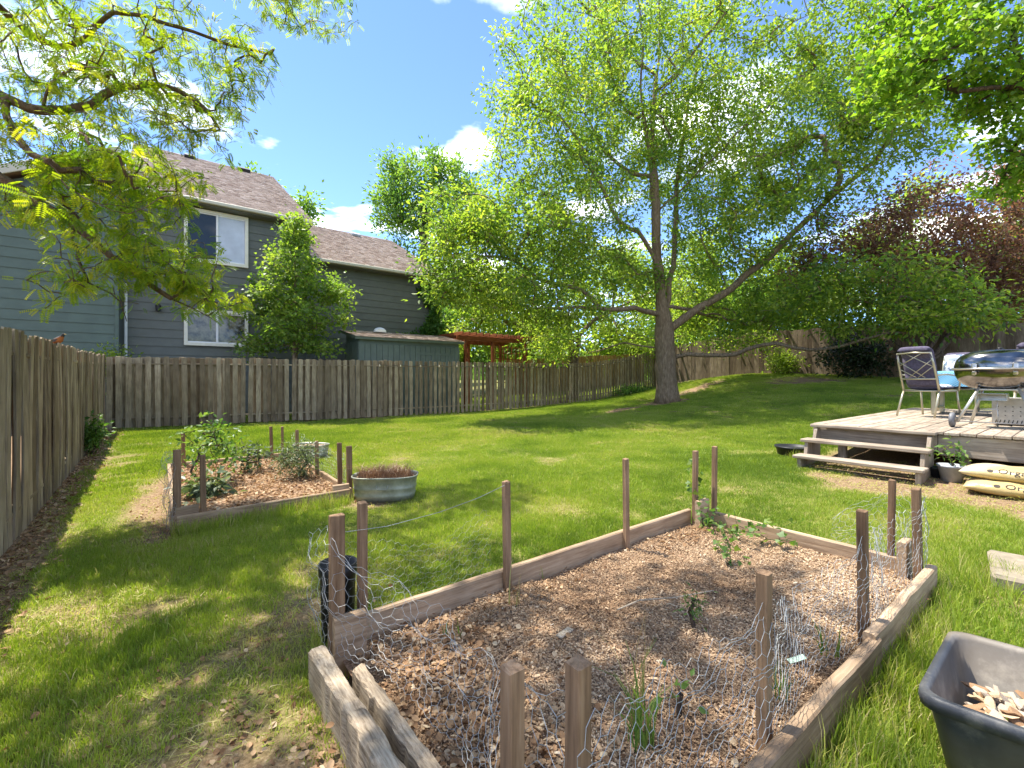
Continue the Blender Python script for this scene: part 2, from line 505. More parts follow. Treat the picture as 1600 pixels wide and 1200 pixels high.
class MB:
    """collects boxes, tubes, lathes into one mesh"""
    def __init__(self):
        self.v, self.f = [], []
    def add(self, verts, faces):
        o = len(self.v)
        self.v += [tuple(p) for p in verts]
        self.f += [tuple(i + o for i in q) for q in faces]
        return self
    def box(self, c, s, rot=None, cham=0.0):
        x, y, z = s[0] / 2, s[1] / 2, s[2] / 2
        if cham > 0:
            bm = bmesh.new()
            bmesh.ops.create_cube(bm, size=1)
            bmesh.ops.scale(bm, vec=s, verts=bm.verts)
            bmesh.ops.bevel(bm, geom=list(bm.edges), offset=min(cham, min(s) * .4), segments=1, affect='EDGES', profile=.5)
            vs_ = [v.co.copy() for v in bm.verts]
            bm.verts.index_update()
            fs_ = [[v.index for v in f.verts] for f in bm.faces]
            bm.free()
        else:
            vs_ = [Vector((a * x, b * y, d * z)) for a in (-1, 1) for b in (-1, 1) for d in (-1, 1)]
            fs_ = [(0, 1, 3, 2), (4, 6, 7, 5), (0, 4, 5, 1), (2, 3, 7, 6), (0, 2, 6, 4), (1, 5, 7, 3)]
        Mx = rot.to_matrix() if isinstance(rot, Euler) else rot
        c = Vector(c)
        return self.add([(Mx @ p if Mx is not None else p) + c for p in vs_], fs_)
    def tube(self, pts, radii, n=8, cap=True):
        pts = [Vector(p) for p in pts]
        if isinstance(radii, (int, float)):
            radii = [radii] * len(pts)
        rings = []
        up = None
        for i, p in enumerate(pts):
            a = pts[max(i - 1, 0)]; b = pts[min(i + 1, len(pts) - 1)]
            t = (b - a)
            t = t.normalized() if t.length > 1e-9 else Vector((0, 0, 1))
            if up is None:
                up = t.orthogonal().normalized()
            up = (up - t * up.dot(t))
            up = up.normalized() if up.length > 1e-6 else t.orthogonal().normalized()
            w = t.cross(up)
            rings.append([p + (up * math.cos(2 * math.pi * k / n) + w * math.sin(2 * math.pi * k / n)) * radii[i] for k in range(n)])
        vs_ = [q for r in rings for q in r]
        fs_ = []
        for i in range(len(rings) - 1):
            for k in range(n):
                fs_.append((i * n + k, i * n + (k + 1) % n, (i + 1) * n + (k + 1) % n, (i + 1) * n + k))
        if cap:
            fs_.append(tuple(range(n - 1, -1, -1)))
            fs_.append(tuple(range((len(rings) - 1) * n, len(rings) * n)))
        return self.add(vs_, fs_)
    def lathe(self, prof, n=24, c=(0, 0, 0), sx=1.0, sy=1.0, cap=False, power=2.0):
        """prof: (r, z) list, outline superellipse with exponent power"""
        vs_, fs_ = [], []
        for r, z in prof:
            for k in range(n):
                a = 2 * math.pi * k / n
                ca, sa = math.cos(a), math.sin(a)
                e = 2.0 / power
                vs_.append((c[0] + sx * r * math.copysign(abs(ca) ** e, ca), c[1] + sy * r * math.copysign(abs(sa) ** e, sa), c[2] + z))
        for i in range(len(prof) - 1):
            for k in range(n):
                fs_.append((i * n + k, i * n + (k + 1) % n, (i + 1) * n + (k + 1) % n, (i + 1) * n + k))
        if cap:
            fs_.append(tuple(range(n - 1, -1, -1)))
            fs_.append(tuple(range((len(prof) - 1) * n, len(prof) * n)))
        return self.add(vs_, fs_)
    def mesh(self, name, smooth=False):
        me = bpy.data.meshes.new(name)
        me.from_pydata(self.v, [], self.f)
        if smooth:
            for p in me.polygons:
                p.use_smooth = True
        me.update()
        return me
    def build(self, name, mat, parent=None, smooth=False):
        return link(name, self.mesh(name, smooth), mat, parent)

def stamp(tv, tf, M, T, tint):
    """repeat a small template (tv, tf) with matrices M (n,3,3) and offsets T (n,3)"""
    tv = np.asarray(tv, float); tf = np.asarray(tf, int)
    n, k = len(T), len(tv)
    V = np.einsum('nij,kj->nki', M, tv) + T[:, None, :]
    F = tf[None] + (np.arange(n) * k)[:, None, None]
    return V.reshape(-1, 3), F.reshape(-1, tf.shape[1]), np.repeat(tint, k)

def frames(d, nrm):
    """rotation matrices with local y along d and z near nrm"""
    d = d / (np.linalg.norm(d, axis=1, keepdims=True) + 1e-9)
    x = np.cross(d, nrm)
    x /= (np.linalg.norm(x, axis=1, keepdims=True) + 1e-9)
    z = np.cross(x, d)
    return np.stack([x, d, z], axis=2)

LEAF_V = [(0, 0, 0), (-.5, .42, .10), (0, 1, -.06), (.5, .42, .10)]
LEAF_F = [(0, 3, 2), (0, 2, 1)]
MAPLE_V = [(0, 0, 0), (-.55, .25, .06), (-.28, .5, .0), (0, 1, -.1), (.28, .5, .0), (.55, .25, .06)]
MAPLE_F = [(0, 4, 2), (0, 2, 1), (0, 5, 4), (4, 3, 2)]

def pinnate(pairs=8, ln=1.0):
    V, F = [], []
    for i in range(pairs):
        t = .14 + .86 * i / pairs
        yb = t * ln
        zz = -.35 * t * t * ln
        w = .26 * (1 - .45 * abs(t - .5))
        for s in (-1, 1):
            o = len(V)
            dx, dy = s * w, .07
            V += [(0, yb, zz), (dx * .5 - 0, yb + .075, zz + .01), (dx, yb + dy, zz - .05), (dx * .5, yb - .03, zz + .01)]
            F += [(o, o + 3, o + 2), (o, o + 2, o + 1)]
    return V, F
PIN_V, PIN_F = pinnate()

# ------------------------------------------------------------------ trees
class Tree:
    def __init__(self):
        self.p, self.par = [], []
        self.cap = {}
    def chain(self, pts, start=None, step=.35, wob=0.0):
        """polyline of world points; the first point is joined to node `start` when given"""
        last = start
        pts = [Vector(q) for q in pts]
        if start is not None:
            pts = [Vector(self.p[start])] + pts
        # Catmull-Rom smoothing
        out = []
        for i in range(len(pts) - 1):
            a, b = pts[i], pts[i + 1]
            a0 = pts[i - 1] if i else a * 2 - b
            b1 = pts[i + 2] if i + 2 < len(pts) else b * 2 - a
            k = max(1, int((b - a).length / step))
            for j in range(k):
                t = j / k
                out.append(.5 * ((2 * a) + (b - a0) * t + (2 * a0 - 5 * a + 4 * b - b1) * t * t + (3 * a - a0 - 3 * b + b1) * t ** 3))
        out.append(pts[-1])
        if start is not None:
            out = out[1:]
        ids = []
        for q in out:
            if wob:
                q = q + Vector((random.gauss(0, wob), random.gauss(0, wob), random.gauss(0, wob)))
            self.p.append(np.array(q)); self.par.append(-1 if last is None else last)
            last = len(self.p) - 1
            ids.append(last)
        return ids
    def nearest(self, q):
        A = np.array(self.p)
        return int(np.argmin(((A - np.array(q)) ** 2).sum(1)))
    def fill(self, pts, step=.45, rise=.12, lowpen=.5, skip=0, jit=.06):
        """join every twig end to the nearest wood already there, nearest first"""
        pts = np.asarray(pts, float)
        cap = len(self.p) + len(pts) * 14 + 10
        A = np.zeros((cap, 3)); n0 = len(self.p)
        A[:n0] = np.array(self.p)
        cnt = n0
        best = np.full(len(pts), 1e9); bi = np.zeros(len(pts), int)
        def upd(a, b):
            for s in range(a, b, 400):
                e = min(b, s + 400)
                dv = pts[:, None, :] - A[None, s:e, :]
                dd = np.sqrt((dv ** 2).sum(-1)) + lowpen * np.maximum(0, -dv[:, :, 2])   # prefer to grow upwards and outwards
                j = dd.argmin(1); m = dd[np.arange(len(pts)), j]
                w = m < best
                best[w] = m[w]; bi[w] = j[w] + s
        upd(skip, cnt)
        alive = np.ones(len(pts), bool)
        tips = []
        while alive.any():
            i = int(np.where(alive, best, 1e9).argmin())
            alive[i] = False
            a = A[bi[i]]; b = pts[i]
            ln = np.linalg.norm(b - a)
            k = max(2, min(12, int(ln / step) + 1))
            last = int(bi[i]); c0 = cnt
            for j in range(1, k + 1):
                t = j / k
                q = a + (b - a) * t + np.array([0, 0, rise * ln * math.sin(math.pi * t)])
                if j < k:
                    q = q + RNG.normal(0, jit * min(ln, 1.5), 3) * .6
                A[cnt] = q
                self.p.append(q.copy()); self.par.append(last)
                last = cnt; cnt += 1
            tips.append(last)
            upd(c0, cnt)
            best[~alive] = 1e9
        return tips
    def radii(self, r_base, r_tip=.006):
        n = len(self.p)
        kids = [[] for _ in range(n)]
        for i, q in enumerate(self.par):
            if q >= 0:
                kids[q].append(i)
        cnt = np.zeros(n)
        order = sorted(range(n), key=lambda i: -i)
        for i in order:
            if not kids[i]:
                cnt[i] = 1
            if self.par[i] >= 0:
                cnt[self.par[i]] += cnt[i]
        tot = cnt.max()
        p = math.log(r_base / r_tip) / math.log(max(tot, 2))
        self.kids = kids
        rad = r_tip * cnt ** p
        for i in range(n):                       # limits set on some limbs hold for all they carry
            q = self.par[i]
            m = self.cap.get(i)
            if m is not None:
                rad[i] = min(rad[i], m)
            if q >= 0:
                rad[i] = min(rad[i], max(rad[q], r_tip))
        return rad, cnt
    def wood(self, name, mat, parent, r_base, r_tip=.006, flare=1.35, fine=True, minr=0.0):
        rad, cnt = self.radii(r_base, r_tip)
        done = set()
        mb = MB()
        roots = [i for i, q in enumerate(self.par) if q < 0]
        stack = [(r, None) for r in roots]
        z0 = self.p[roots[0]][2]
        while stack:
            i, fr = stack.pop()
            chain_, rr = [], []
            if fr is not None:
                chain_.append(self.p[fr]); rr.append(min(rad[fr], rad[i] * 1.15))
            while True:
                chain_.append(self.p[i])
                r = rad[i]
                h = self.p[i][2] - z0
                if fr is None and h < 1.2:
                    r *= 1 + (flare - 1) * max(0, 1 - h / 1.0) ** 2
                rr.append(r)
                ks = self.kids[i]
                if not ks:
                    break
                m = max(ks, key=lambda k: cnt[k])
                for k in ks:
                    if k != m:
                        stack.append((k, i))
                i = m
            if max(rr) < minr or len(chain_) < 2:
                continue
            n = 16 if rr[0] > .15 else 8 if rr[0] > .05 else 5 if rr[0] > .02 else 3
            if not fine:
                n = min(n, 6)
            mb.tube(chain_, rr, n, cap=True)
        return mb.build(name, mat, parent, smooth=True)

def leaves(name, mat, parent, tips, parents_pos, per, spread, size, tv=LEAF_V, tf=LEAF_F, width=.48, tint=(.45, .22), droop=.25, up=.8, seed=1, squash=.75):
    """leaf faces scattered about the twig ends"""
    r = np.random.default_rng(seed)
    tips = np.asarray(tips, float)
    n = len(tips) * per
    base = np.repeat(tips, per, axis=0)
    back = np.repeat(np.asarray(parents_pos, float), per, axis=0)
    t = r.random(n)[:, None] ** 1.5
    off = r.normal(0, spread, (n, 3)); off[:, 2] *= squash
    pos = base + (back - base) * t * .9 + off * (.4 + .6 * (1 - t))
    d = off / spread + (base - back) * .5 + r.normal(0, .6, (n, 3))
    d[:, 2] -= droop * (1 + r.random(n))
    nr = r.normal(0, .55, (n, 3)); nr[:, 2] += up
    M = frames(d, nr)
    s = size * (.65 + .7 * r.random(n))
    S = np.zeros((n, 3, 3)); S[:, 0, 0] = s * width * 1.0; S[:, 1, 1] = s; S[:, 2, 2] = s * .8
    M = M @ S
    ct = np.repeat(r.normal(0, tint[1] * .8, len(tips)), per)
    tn = np.clip(tint[0] + ct + r.normal(0, tint[1] * .8, n), 0, 1)
    V, Fq, T = stamp(tv, tf, M, pos, tn)
    return link(name, np_mesh(name, V, Fq, T), mat, parent)

def blob_points(blobs, dens, seed):
    """twig ends in a crown made of ellipsoids given as (u, v, d, ru, rv, rd, weight): centre pixel, depth and radii (px, px, m)"""
    r = np.random.default_rng(seed)
    out = []
    for (u, v, d, ru, rv, rd, w) in blobs:
        c = np.array(P(u, v, d))
        k = d / F_PX
        n = int(dens * w)
        q = r.normal(0, 1, (n, 3)); q /= np.linalg.norm(q, axis=1, keepdims=True)
        q *= (r.random(n) ** .42)[:, None]
        xy = q[:, 0:1] * ru * k * RT[None] + q[:, 1:2] * rd * FW[None]
        out.append(np.c_[c[0] + xy[:, 0], c[1] + xy[:, 1], c[2] + q[:, 2] * rv * k])
    return np.concatenate(out)

def ell_points(ells, dens, seed):
    """the same with world ellipsoids (x, y, z, rx, ry, rz, weight)"""
    r = np.random.default_rng(seed)
    out = []
    for (x, y, z, rx, ry, rz, w) in ells:
        n = int(dens * w)
        q = r.normal(0, 1, (n, 3)); q /= np.linalg.norm(q, axis=1, keepdims=True)
        q *= (r.random(n) ** .42)[:, None]
        out.append(q * np.array([rx, ry, rz]) + np.array([x, y, z]))
    return np.concatenate(out)

def thin_out(pts, dmin):
    keep = []
    cell = {}
    for i, p in enumerate(pts):
        k = tuple((p // dmin).astype(int))
        if k in cell:
            continue
        cell[k] = 1
        keep.append(i)
    return pts[keep]

def tree_thing(name, label, base, T, tips, leaf, bark, r_base, lk, group=None, r_tip=.006, minr=0.0, flare=1.35):
    """tree > trunk, crown"""
    root = empty(name, base, 0, label, 'tree', group)
    b = np.array(base)
    T.p = [q - b for q in T.p]
    tr = T.wood('trunk', bark, root, r_base, r_tip, minr=minr, flare=flare)
    tp = np.array([T.p[i] for i in tips])
    pp = np.array([T.p[T.par[i]] for i in tips])
    leaves('crown', leaf, root, tp, pp, **lk)
    return root

# ------------------------------------------------------------------ scatter with geometry nodes (grass, chips, litter)
def scatter(name, pts, rot, scl, idx, tint, meshes, label, cat):
    me = bpy.data.meshes.new(name)
    n = len(pts)
    me.vertices.add(n)
    me.vertices.foreach_set('co', np.ascontiguousarray(pts, np.float32).ravel())
    for nm, ty, arr in (('rot', 'FLOAT_VECTOR', rot), ('scl', 'FLOAT_VECTOR', scl)):
        a = me.attributes.new(nm, ty, 'POINT')
        a.data.foreach_set('vector', np.ascontiguousarray(arr, np.float32).ravel())
    a = me.attributes.new('idx', 'INT', 'POINT'); a.data.foreach_set('value', np.ascontiguousarray(idx, np.int32))
    a = me.attributes.new('tint', 'FLOAT', 'POINT'); a.data.foreach_set('value', np.ascontiguousarray(tint, np.float32))
    o = link(name, me)
    coll = bpy.data.collections.new(name + '_pieces')
    for i, m in enumerate(meshes):
        q = bpy.data.objects.new('%s_piece_%02d' % (name, i), m)
        coll.objects.link(q)
    g = bpy.data.node_groups.new(name + '_scatter', 'GeometryNodeTree')
    g.interface.new_socket('Geometry', in_out='INPUT', socket_type='NodeSocketGeometry')
    g.interface.new_socket('Geometry', in_out='OUTPUT', socket_type='NodeSocketGeometry')
    gi, go = g.nodes.new('NodeGroupInput'), g.nodes.new('NodeGroupOutput')
    ci = g.nodes.new('GeometryNodeCollectionInfo')
    ci.inputs['Collection'].default_value = coll
    ci.inputs['Separate Children'].default_value = True
    ci.inputs['Reset Children'].default_value = True
    ip = g.nodes.new('GeometryNodeInstanceOnPoints')
    ip.inputs['Pick Instance'].default_value = True
    def attr(nm, ty):
        x = g.nodes.new('GeometryNodeInputNamedAttribute')
        x.data_type = ty
        x.inputs['Name'].default_value = nm
        return x.outputs['Attribute']
    lk = g.links.new
    lk(gi.outputs[0], ip.inputs['Points'])
    lk(ci.outputs[0], ip.inputs['Instance'])
    lk(attr('idx', 'INT'), ip.inputs['Instance Index'])
    e2r = g.nodes.new('FunctionNodeEulerToRotation')
    lk(attr('rot', 'FLOAT_VECTOR'), e2r.inputs[0])
    lk(e2r.outputs[0], ip.inputs['Rotation'])
    lk(attr('scl', 'FLOAT_VECTOR'), ip.inputs['Scale'])
    lk(ip.outputs[0], go.inputs[0])
    md = o.modifiers.new('scatter', 'NODES')
    md.node_group = g
    return set_props(o, label, cat, kind='stuff')

# ================================================================== SETTING
BED = (.60, 3.92, .66, 2.30)          # x0, x1, y0, y1 of the large raised bed
BED2 = (.10, 1.72, 5.22, 8.32)        # the smaller one further back
DECK_X, DECK_X1, DECK_Y1, DECK_Y0, DECK_Z = 7.50, 13.3, 2.55, -3.2, .76
FENCE_X, FENCE_Y, FENCE_X1 = -1.06, 14.30, 20.6

def lawn(x, y):
    """how much grass grows at (x, y): 0 bare, 1 full"""
    x = np.asarray(x, float); y = np.asarray(y, float)
    n1 = vnoise(x, y, 1.1); n2 = vnoise(x + 31, y - 17, 3.1); n3 = vnoise(x - 9, y + 5, .45)
    m = np.ones(np.broadcast(x, y).shape)
    def hole(d, soft):
        nonlocal m
        m = m * np.clip(d / soft, 0, 1)
    hole(x - (FENCE_X + .14 + .22 * n2), .18)                               # leaf litter along the fence
    hole(np.hypot(x - 14.5, y - 9.55) - .45 - .3 * n2, .3)                  # foot of the big tree
    hole(np.hypot((x - 12.6) / 1.3, (y - 9.9) / .5) - .35 - .5 * n2, .5)
    hole(np.hypot((x - 17.2) / 2.2, (y - 10.0) / .7) - .15 - .7 * n2, .6)
    hole(np.hypot((x - 18.5) / 1.5, (y - 6.5) / 1.6) - .05 - .6 * n2, .6)
    hole(np.hypot((x - 6.5) / .42, (y - 1.75) / .65) - .5 - .5 * n2, .4)   # worn earth at the steps
    hole(np.hypot((x - 6.9) / .75, (y - .25) / 1.2) - .7 - .3 * n2, .4)
    hole(np.hypot((x - .25) / .38, (y - 1.2) / .9) - .45 - .5 * n2, .7)     # bare strip beside the rotten timber
    hole(np.hypot((x - 1.85) / .30, (y - 5.1) / .35) - .6 - .4 * n2, .5)
    hole(np.hypot((x + .0) / .25, (y - 6.4) / 1.5) - .5 - .5 * n2, .5)
    inb = lambda b, e: (x > b[0] - e) & (x < b[1] + e) & (y > b[2] - e) & (y < b[3] + e)
    m = np.where(inb(BED, .01) | inb(BED2, .01), 0, m)
    m = np.where((x > DECK_X - .05) & (x < DECK_X1 + .1) & (y < DECK_Y1 + .03), 0, m)
    m = np.where((x > 6.85) & (x < 7.6) & (y < 2.5), m * .1, m)
    m = np.where((np.abs(y - FENCE_Y) < .14) & (x < FENCE_X1), 0, m)
    # thin, strawy lawn in the near left
    near = np.clip(1.25 - np.hypot(x + .1, y - 2.0) / 2.6, 0, 1)
    m = m * (1 - near * np.clip((n1 * .6 + n2 * .55 - .46) * 3.0, 0, .72))
    m = m * (1 - np.clip((n2 * .7 + n1 * .4 - .70) * 3, 0, .6))
    return np.clip(m, 0, 1)

def build_ground():
    xs = np.r_[-800, -250, -80, -30, -14, np.arange(-8, 26.01, .2), 34, 60, 110, 250, 800]
    ys = np.r_[-800, -250, -80, -30, -12, np.arange(-5, 22.01, .2), 30, 60, 110, 250, 800]
    X, Y = np.meshgrid(xs, ys)
    Z = ground(X, Y) + (vnoise(X, Y, 1.7) - .5) * .03
    inner = (X > BED[0]) & (X < BED[1]) & (Y > BED[2]) & (Y < BED[3])
    Z = np.where(inner, Z - .02, Z)
    ny, nx = X.shape
    I = np.arange(nx * ny).reshape(ny, nx)
    Fq = np.stack([I[:-1, :-1], I[:-1, 1:], I[1:, 1:], I[1:, :-1]], -1).reshape(-1, 4)
    me = np_mesh('lawn_ground', np.c_[X.ravel(), Y.ravel(), Z.ravel()], Fq, smooth=True)
    a = me.attributes.new('lawn', 'FLOAT', 'POINT')
    a.data.foreach_set('value', lawn(X, Y).ravel().astype(np.float32))
    o = link('ground', me, M_GROUND)
    set_props(o, kind='structure')
build_ground()

# ------------------------------------------------------------------ fences
def board_meshes(w, t, h, ear=.02, n=6, seed=3, warp=.006, rag=0.0):
    """fence boards standing on z = 0, each a little bent, with clipped top corners"""
    rnd = random.Random(seed)
    out = []
    for k in range(n):
        segs = 6
        hh = h * (1 + rnd.uniform(-rag, rag))
        ww = w * rnd.uniform(.93, 1.05)
        b1, b2, tw = rnd.uniform(-warp, warp), rnd.uniform(-warp, warp), rnd.uniform(-.03, .03)
        vs_, fs_ = [], []
        lv = [(hh - ear) * i / segs for i in range(segs + 1)] + [hh]
        for i, z in enumerate(lv):
            s = z / hh
            e = (ear * .75) if i == len(lv) - 1 else 0
            dx, dy, a = b1 * math.sin(math.pi * s), b2 * math.sin(math.pi * s * 1.3), tw * (s - .5)
            zz = z + (rnd.uniform(-.006, .003) if i == len(lv) - 1 else 0)
            for (px, py) in ((-ww / 2 + e, -t / 2), (ww / 2 - e, -t / 2), (ww / 2 - e, t / 2), (-ww / 2 + e, t / 2)):
                vs_.append((px * math.cos(a) - py * math.sin(a) + dx, px * math.sin(a) + py * math.cos(a) + dy, zz + (rnd.uniform(-.004, .004) if i == len(lv) - 1 else 0)))
        for i in range(len(lv) - 1):
            for j in range(4):
                fs_.append((i * 4 + j, i * 4 + (j + 1) % 4, i * 4 + 4 + (j + 1) % 4, i * 4 + 4 + j))
        fs_.append((0, 3, 2, 1)); q = (len(lv) - 1) * 4
        fs_.append((q, q + 1, q + 2, q + 3))
        me = bpy.data.meshes.new('fence_board')
        me.from_pydata(vs_, [], fs_); me.update()
        out.append(me)
    return out

def fence(label, a, b, prof, spacing, boards, mat, back=1.0, back_from=None, post_gap=2.4, lean=0.0, side=-1, jitter=.01, rail_t=.04, tall=1.82, tilt_fn=None, group=None):
    """fence from a to b (x, y); side: which side of the rails the front boards stand on; prof(s) = (base z, top z)"""
    a, b = Vector((*a, 0)), Vector((*b, 0))
    ln = (b - a).length
    ang = math.atan2(b.y - a.y, b.x - a.x)
    root = empty('wood_fence', (a.x, a.y, prof(0)[0]), ang, label, 'fence', group)
    z0 = prof(0)[0]
    rnd = random.Random(hash(label) % 1000 if False else int(ln * 100))
    nb = int(ln / spacing)
    for me in boards:
        if not me.materials:
            me.materials.append(mat)
    for row in (0, 1):
        for i in range(nb):
            s = (i + .5 + .5 * row) * spacing + rnd.uniform(-jitter, jitter)
            if s > ln - .03:
                continue
            if row and (rnd.random() > back or (back_from and back_from(s))):
                continue
            zb, zt = prof(s)
            o = link('board', boards[rnd.randrange(len(boards))], None, root)
            o.location = (s, side * (.038 if row == 0 else -.038) + rnd.uniform(-.003, .003), zb + .03 - z0 + rnd.uniform(-.012, .012))
            tl = tilt_fn(s, rnd) if tilt_fn else rnd.gauss(0, .006)
            o.rotation_euler = (rnd.gauss(0, .004), tl, rnd.gauss(0, .02) + (math.pi if rnd.random() < .5 else 0))
            o.scale = (1, 1, (zt - zb - .03) / tall)
    np_ = max(1, round(ln / post_gap))
    pts = [k * ln / np_ for k in range(np_ + 1)]
    for s in pts:
        zb, zt = prof(s)
        m = MB().box((0, 0, (zt - zb) / 2 - .2), (.085, .036, zt - zb + .3), cham=.004)
        o = m.build('post', mat, root)
        o.location = (s, 0, zb - z0)
    for k in range(np_):
        s0, s1 = pts[k], pts[k + 1]
        for fr in (.14, .90):
            za = prof(s0)[0] + (prof(s0)[1] - prof(s0)[0]) * fr - z0
            zc = prof(s1)[0] + (prof(s1)[1] - prof(s1)[0]) * fr - z0
            L_ = math.hypot(s1 - s0, zc - za)
            m = MB().box((0, 0, 0), (.036, .085, L_ - .09), cham=.004)          # grain runs along local z
            o = m.build('rail', mat, root)
            o.location = ((s0 + s1) / 2, 0, (za + zc) / 2)
            o.rotation_euler = (0, math.pi / 2 - math.atan2(zc - za, s1 - s0), 0)
    return root

def lerp_prof(tab):
    xs = [t[0] for t in tab]
    return lambda s: (float(np.interp(s, xs, [t[1] for t in tab])), float(np.interp(s, xs, [t[2] for t in tab])))

# side fence along the left edge, weathered boards set close together
B_SIDE = board_meshes(.135, .018, 1.82, ear=.022, seed=5, warp=.014, rag=.022)
prof_side = lerp_prof([(0, -.10, 1.76), (2.5, -.08, 1.80), (5.5, -.02, 1.82), (9, .06, 1.86), (12.3, .20, 1.93)])
def tilt_side(s, r):
    return r.gauss(0, .008) + (.055 if 8.8 < s < 11.6 else 0)
fence('weathered close-boarded fence running away along the side of the lawn, robin perched on it', (FENCE_X, 2.0), (FENCE_X, FENCE_Y - .12), prof_side, .165, B_SIDE, M_FENCE, side=-1, tilt_fn=tilt_side, jitter=.012)
# fence across the back with gaps between the pickets
B_BACK = board_meshes(.115, .018, 1.82, ear=.024, seed=9, warp=.008, rag=.006)
tabx = [(-1.06, .20, 1.93), (2, .18, 1.97), (4.5, .15, 1.995), (6.7, .144, 2.01), (10.4, .18, 2.04), (13.5, .30, 2.06), (15.5, .376, 2.15), (17.3, .54, 2.34), (19.3, .75, 2.66), (20.6, .97, 2.92)]
prof_back = lerp_prof([(x + 1.06, zb, zt) for x, zb, zt in tabx])
fence('long weathered picket fence with dark gaps crossing behind the lawn in front of the house', (FENCE_X, FENCE_Y), (FENCE_X1, FENCE_Y), prof_back, .183, B_BACK, M_FENCE, back=.96, back_from=lambda s: 7.4 < s < 10.8, side=-1, jitter=.008)
# tall grey fence at the far right
B_FAR = board_meshes(.205, .02, 1.85, ear=.006, seed=13, warp=.01, rag=.012)
prof_far = lerp_prof([(0, .97, 2.9), (2.2, 1.36, 3.22), (4.6, 1.60, 3.46), (9.3, 1.45, 3.36), (12.9, 1.2, 3.08), (19, .9, 2.8)])
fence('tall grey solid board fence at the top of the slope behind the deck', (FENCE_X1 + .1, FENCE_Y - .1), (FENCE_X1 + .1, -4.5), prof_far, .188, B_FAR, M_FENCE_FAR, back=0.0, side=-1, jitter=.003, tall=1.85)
# neighbour's tan fence seen over the low point behind the tree
B_TAN = board_meshes(.15, .02, 1.8, ear=.005, seed=17, n=4)
prof_tan = lerp_prof([(0, .5, 2.42), (9, .9, 2.95), (12, 1.2, 3.2)])
fence('sunlit tan board fence in the yard beyond, behind the big tree trunk', (14.5, 19.2), (24.5, 18.0), prof_tan, .155, B_TAN, M_FENCE_TAN, back=0.0, side=-1, jitter=.002, tall=1.8)

# ------------------------------------------------------------------ house
HY = 17.5
def siding(parent, x0, x1, z0, z1fn, y, mat, pitch=.262, ny=-1):
    """lap boards facing -y; z1fn(x) gives the top of the wall"""
    z = z0
    k = 0
    top = max(z1fn(x0), z1fn(x1))
    while z < top - .02:
        xa, xb = x0, x1
        zt = min(z + pitch, top)
        if z1fn(x0) != z1fn(x1):              # raking top: shorten the course to where the wall reaches
            f = (zt - z1fn(x0)) / (z1fn(x1) - z1fn(x0))
            if f > 0:
                xa = x0 + (x1 - x0) * min(f, .98)
        vs_ = [(xa, y, z), (xb, y, z), (xb, y + .012, z), (xa, y + .012, z), (xa, y + .020, zt), (xb, y + .020, zt), (xb, y + .03, zt), (xa, y + .03, zt)]
        fs_ = [(0, 1, 5, 4), (3, 7, 6, 2), (0, 3, 2, 1), (4, 5, 6, 7), (0, 4, 7, 3), (1, 2, 6, 5)]
        MB().add(vs_, fs_).build('siding_board', mat, parent)
        z += pitch
        k += 1

def shingles(name, parent, x0, x1, ye, ze, yr, zr, rows, w=.17, seed=1):
    """courses of shingle tabs on a slope from the eave (ye, ze) to the ridge (yr, zr)"""
    r = np.random.default_rng(seed)
    ln = math.hypot(yr - ye, zr - ze)
    ey, ez = (yr - ye) / ln, (zr - ze) / ln
    ny_, nz_ = -ez, ey
    if nz_ < 0:
        ny_, nz_ = -ny_, -nz_
    V, F, T = [], [], []
    ex = ln / rows
    nx = int((x1 - x0) / w)
    for i in range(rows):
        s0 = i * ex; s1 = s0 + ex * 1.15
        off = r.random() * w
        for j in range(-1, nx + 1):
            a = max(x0, x0 + j * w + off); b = min(x1, x0 + (j + 1) * w + off - .008)
            if b - a < .02:
                continue
            th = .014 + r.random() * .012
            p = lambda x, s, h: (x, ye + ey * s + ny_ * h, ze + ez * s + nz_ * h)
            o = len(V)
            V += [p(a, s0, th), p(b, s0, th), p(b, s1, .004), p(a, s1, .004), p(a, s0, 0), p(b, s0, 0)]
            F += [(o, o + 1, o + 2, o + 3), (o + 4, o + 5, o + 1, o)]
            T += [float(np.clip(.5 + r.normal(0, .24), 0, 1))] * 6
    me = np_mesh(name, np.array(V), np.array(F), np.array(T))
    o = link(name, me, M_SHINGLE, parent)
    o['kind'] = 'stuff'
    return o

def slope_deck(parent, x0, x1, ye, ze, yr, zr, mat, t=.16):
    ln = math.hypot(yr - ye, zr - ze)
    ny_, nz_ = -(zr - ze) / ln, (yr - ye) / ln
    if nz_ < 0: ny_, nz_ = -ny_, -nz_
    vs_ = []
    for x in (x0, x1):
        for (y, z) in ((ye, ze), (yr, zr)):
            vs_ += [(x, y - ny_ * .006, z - nz_ * .006), (x, y - ny_ * t, z - nz_ * t)]
    fs_ = [(0, 4, 6, 2), (1, 3, 7, 5), (0, 1, 5, 4), (2, 6, 7, 3), (0, 2, 3, 1), (4, 5, 7, 6)]
    return MB().add(vs_, fs_).build('roof', mat, parent)

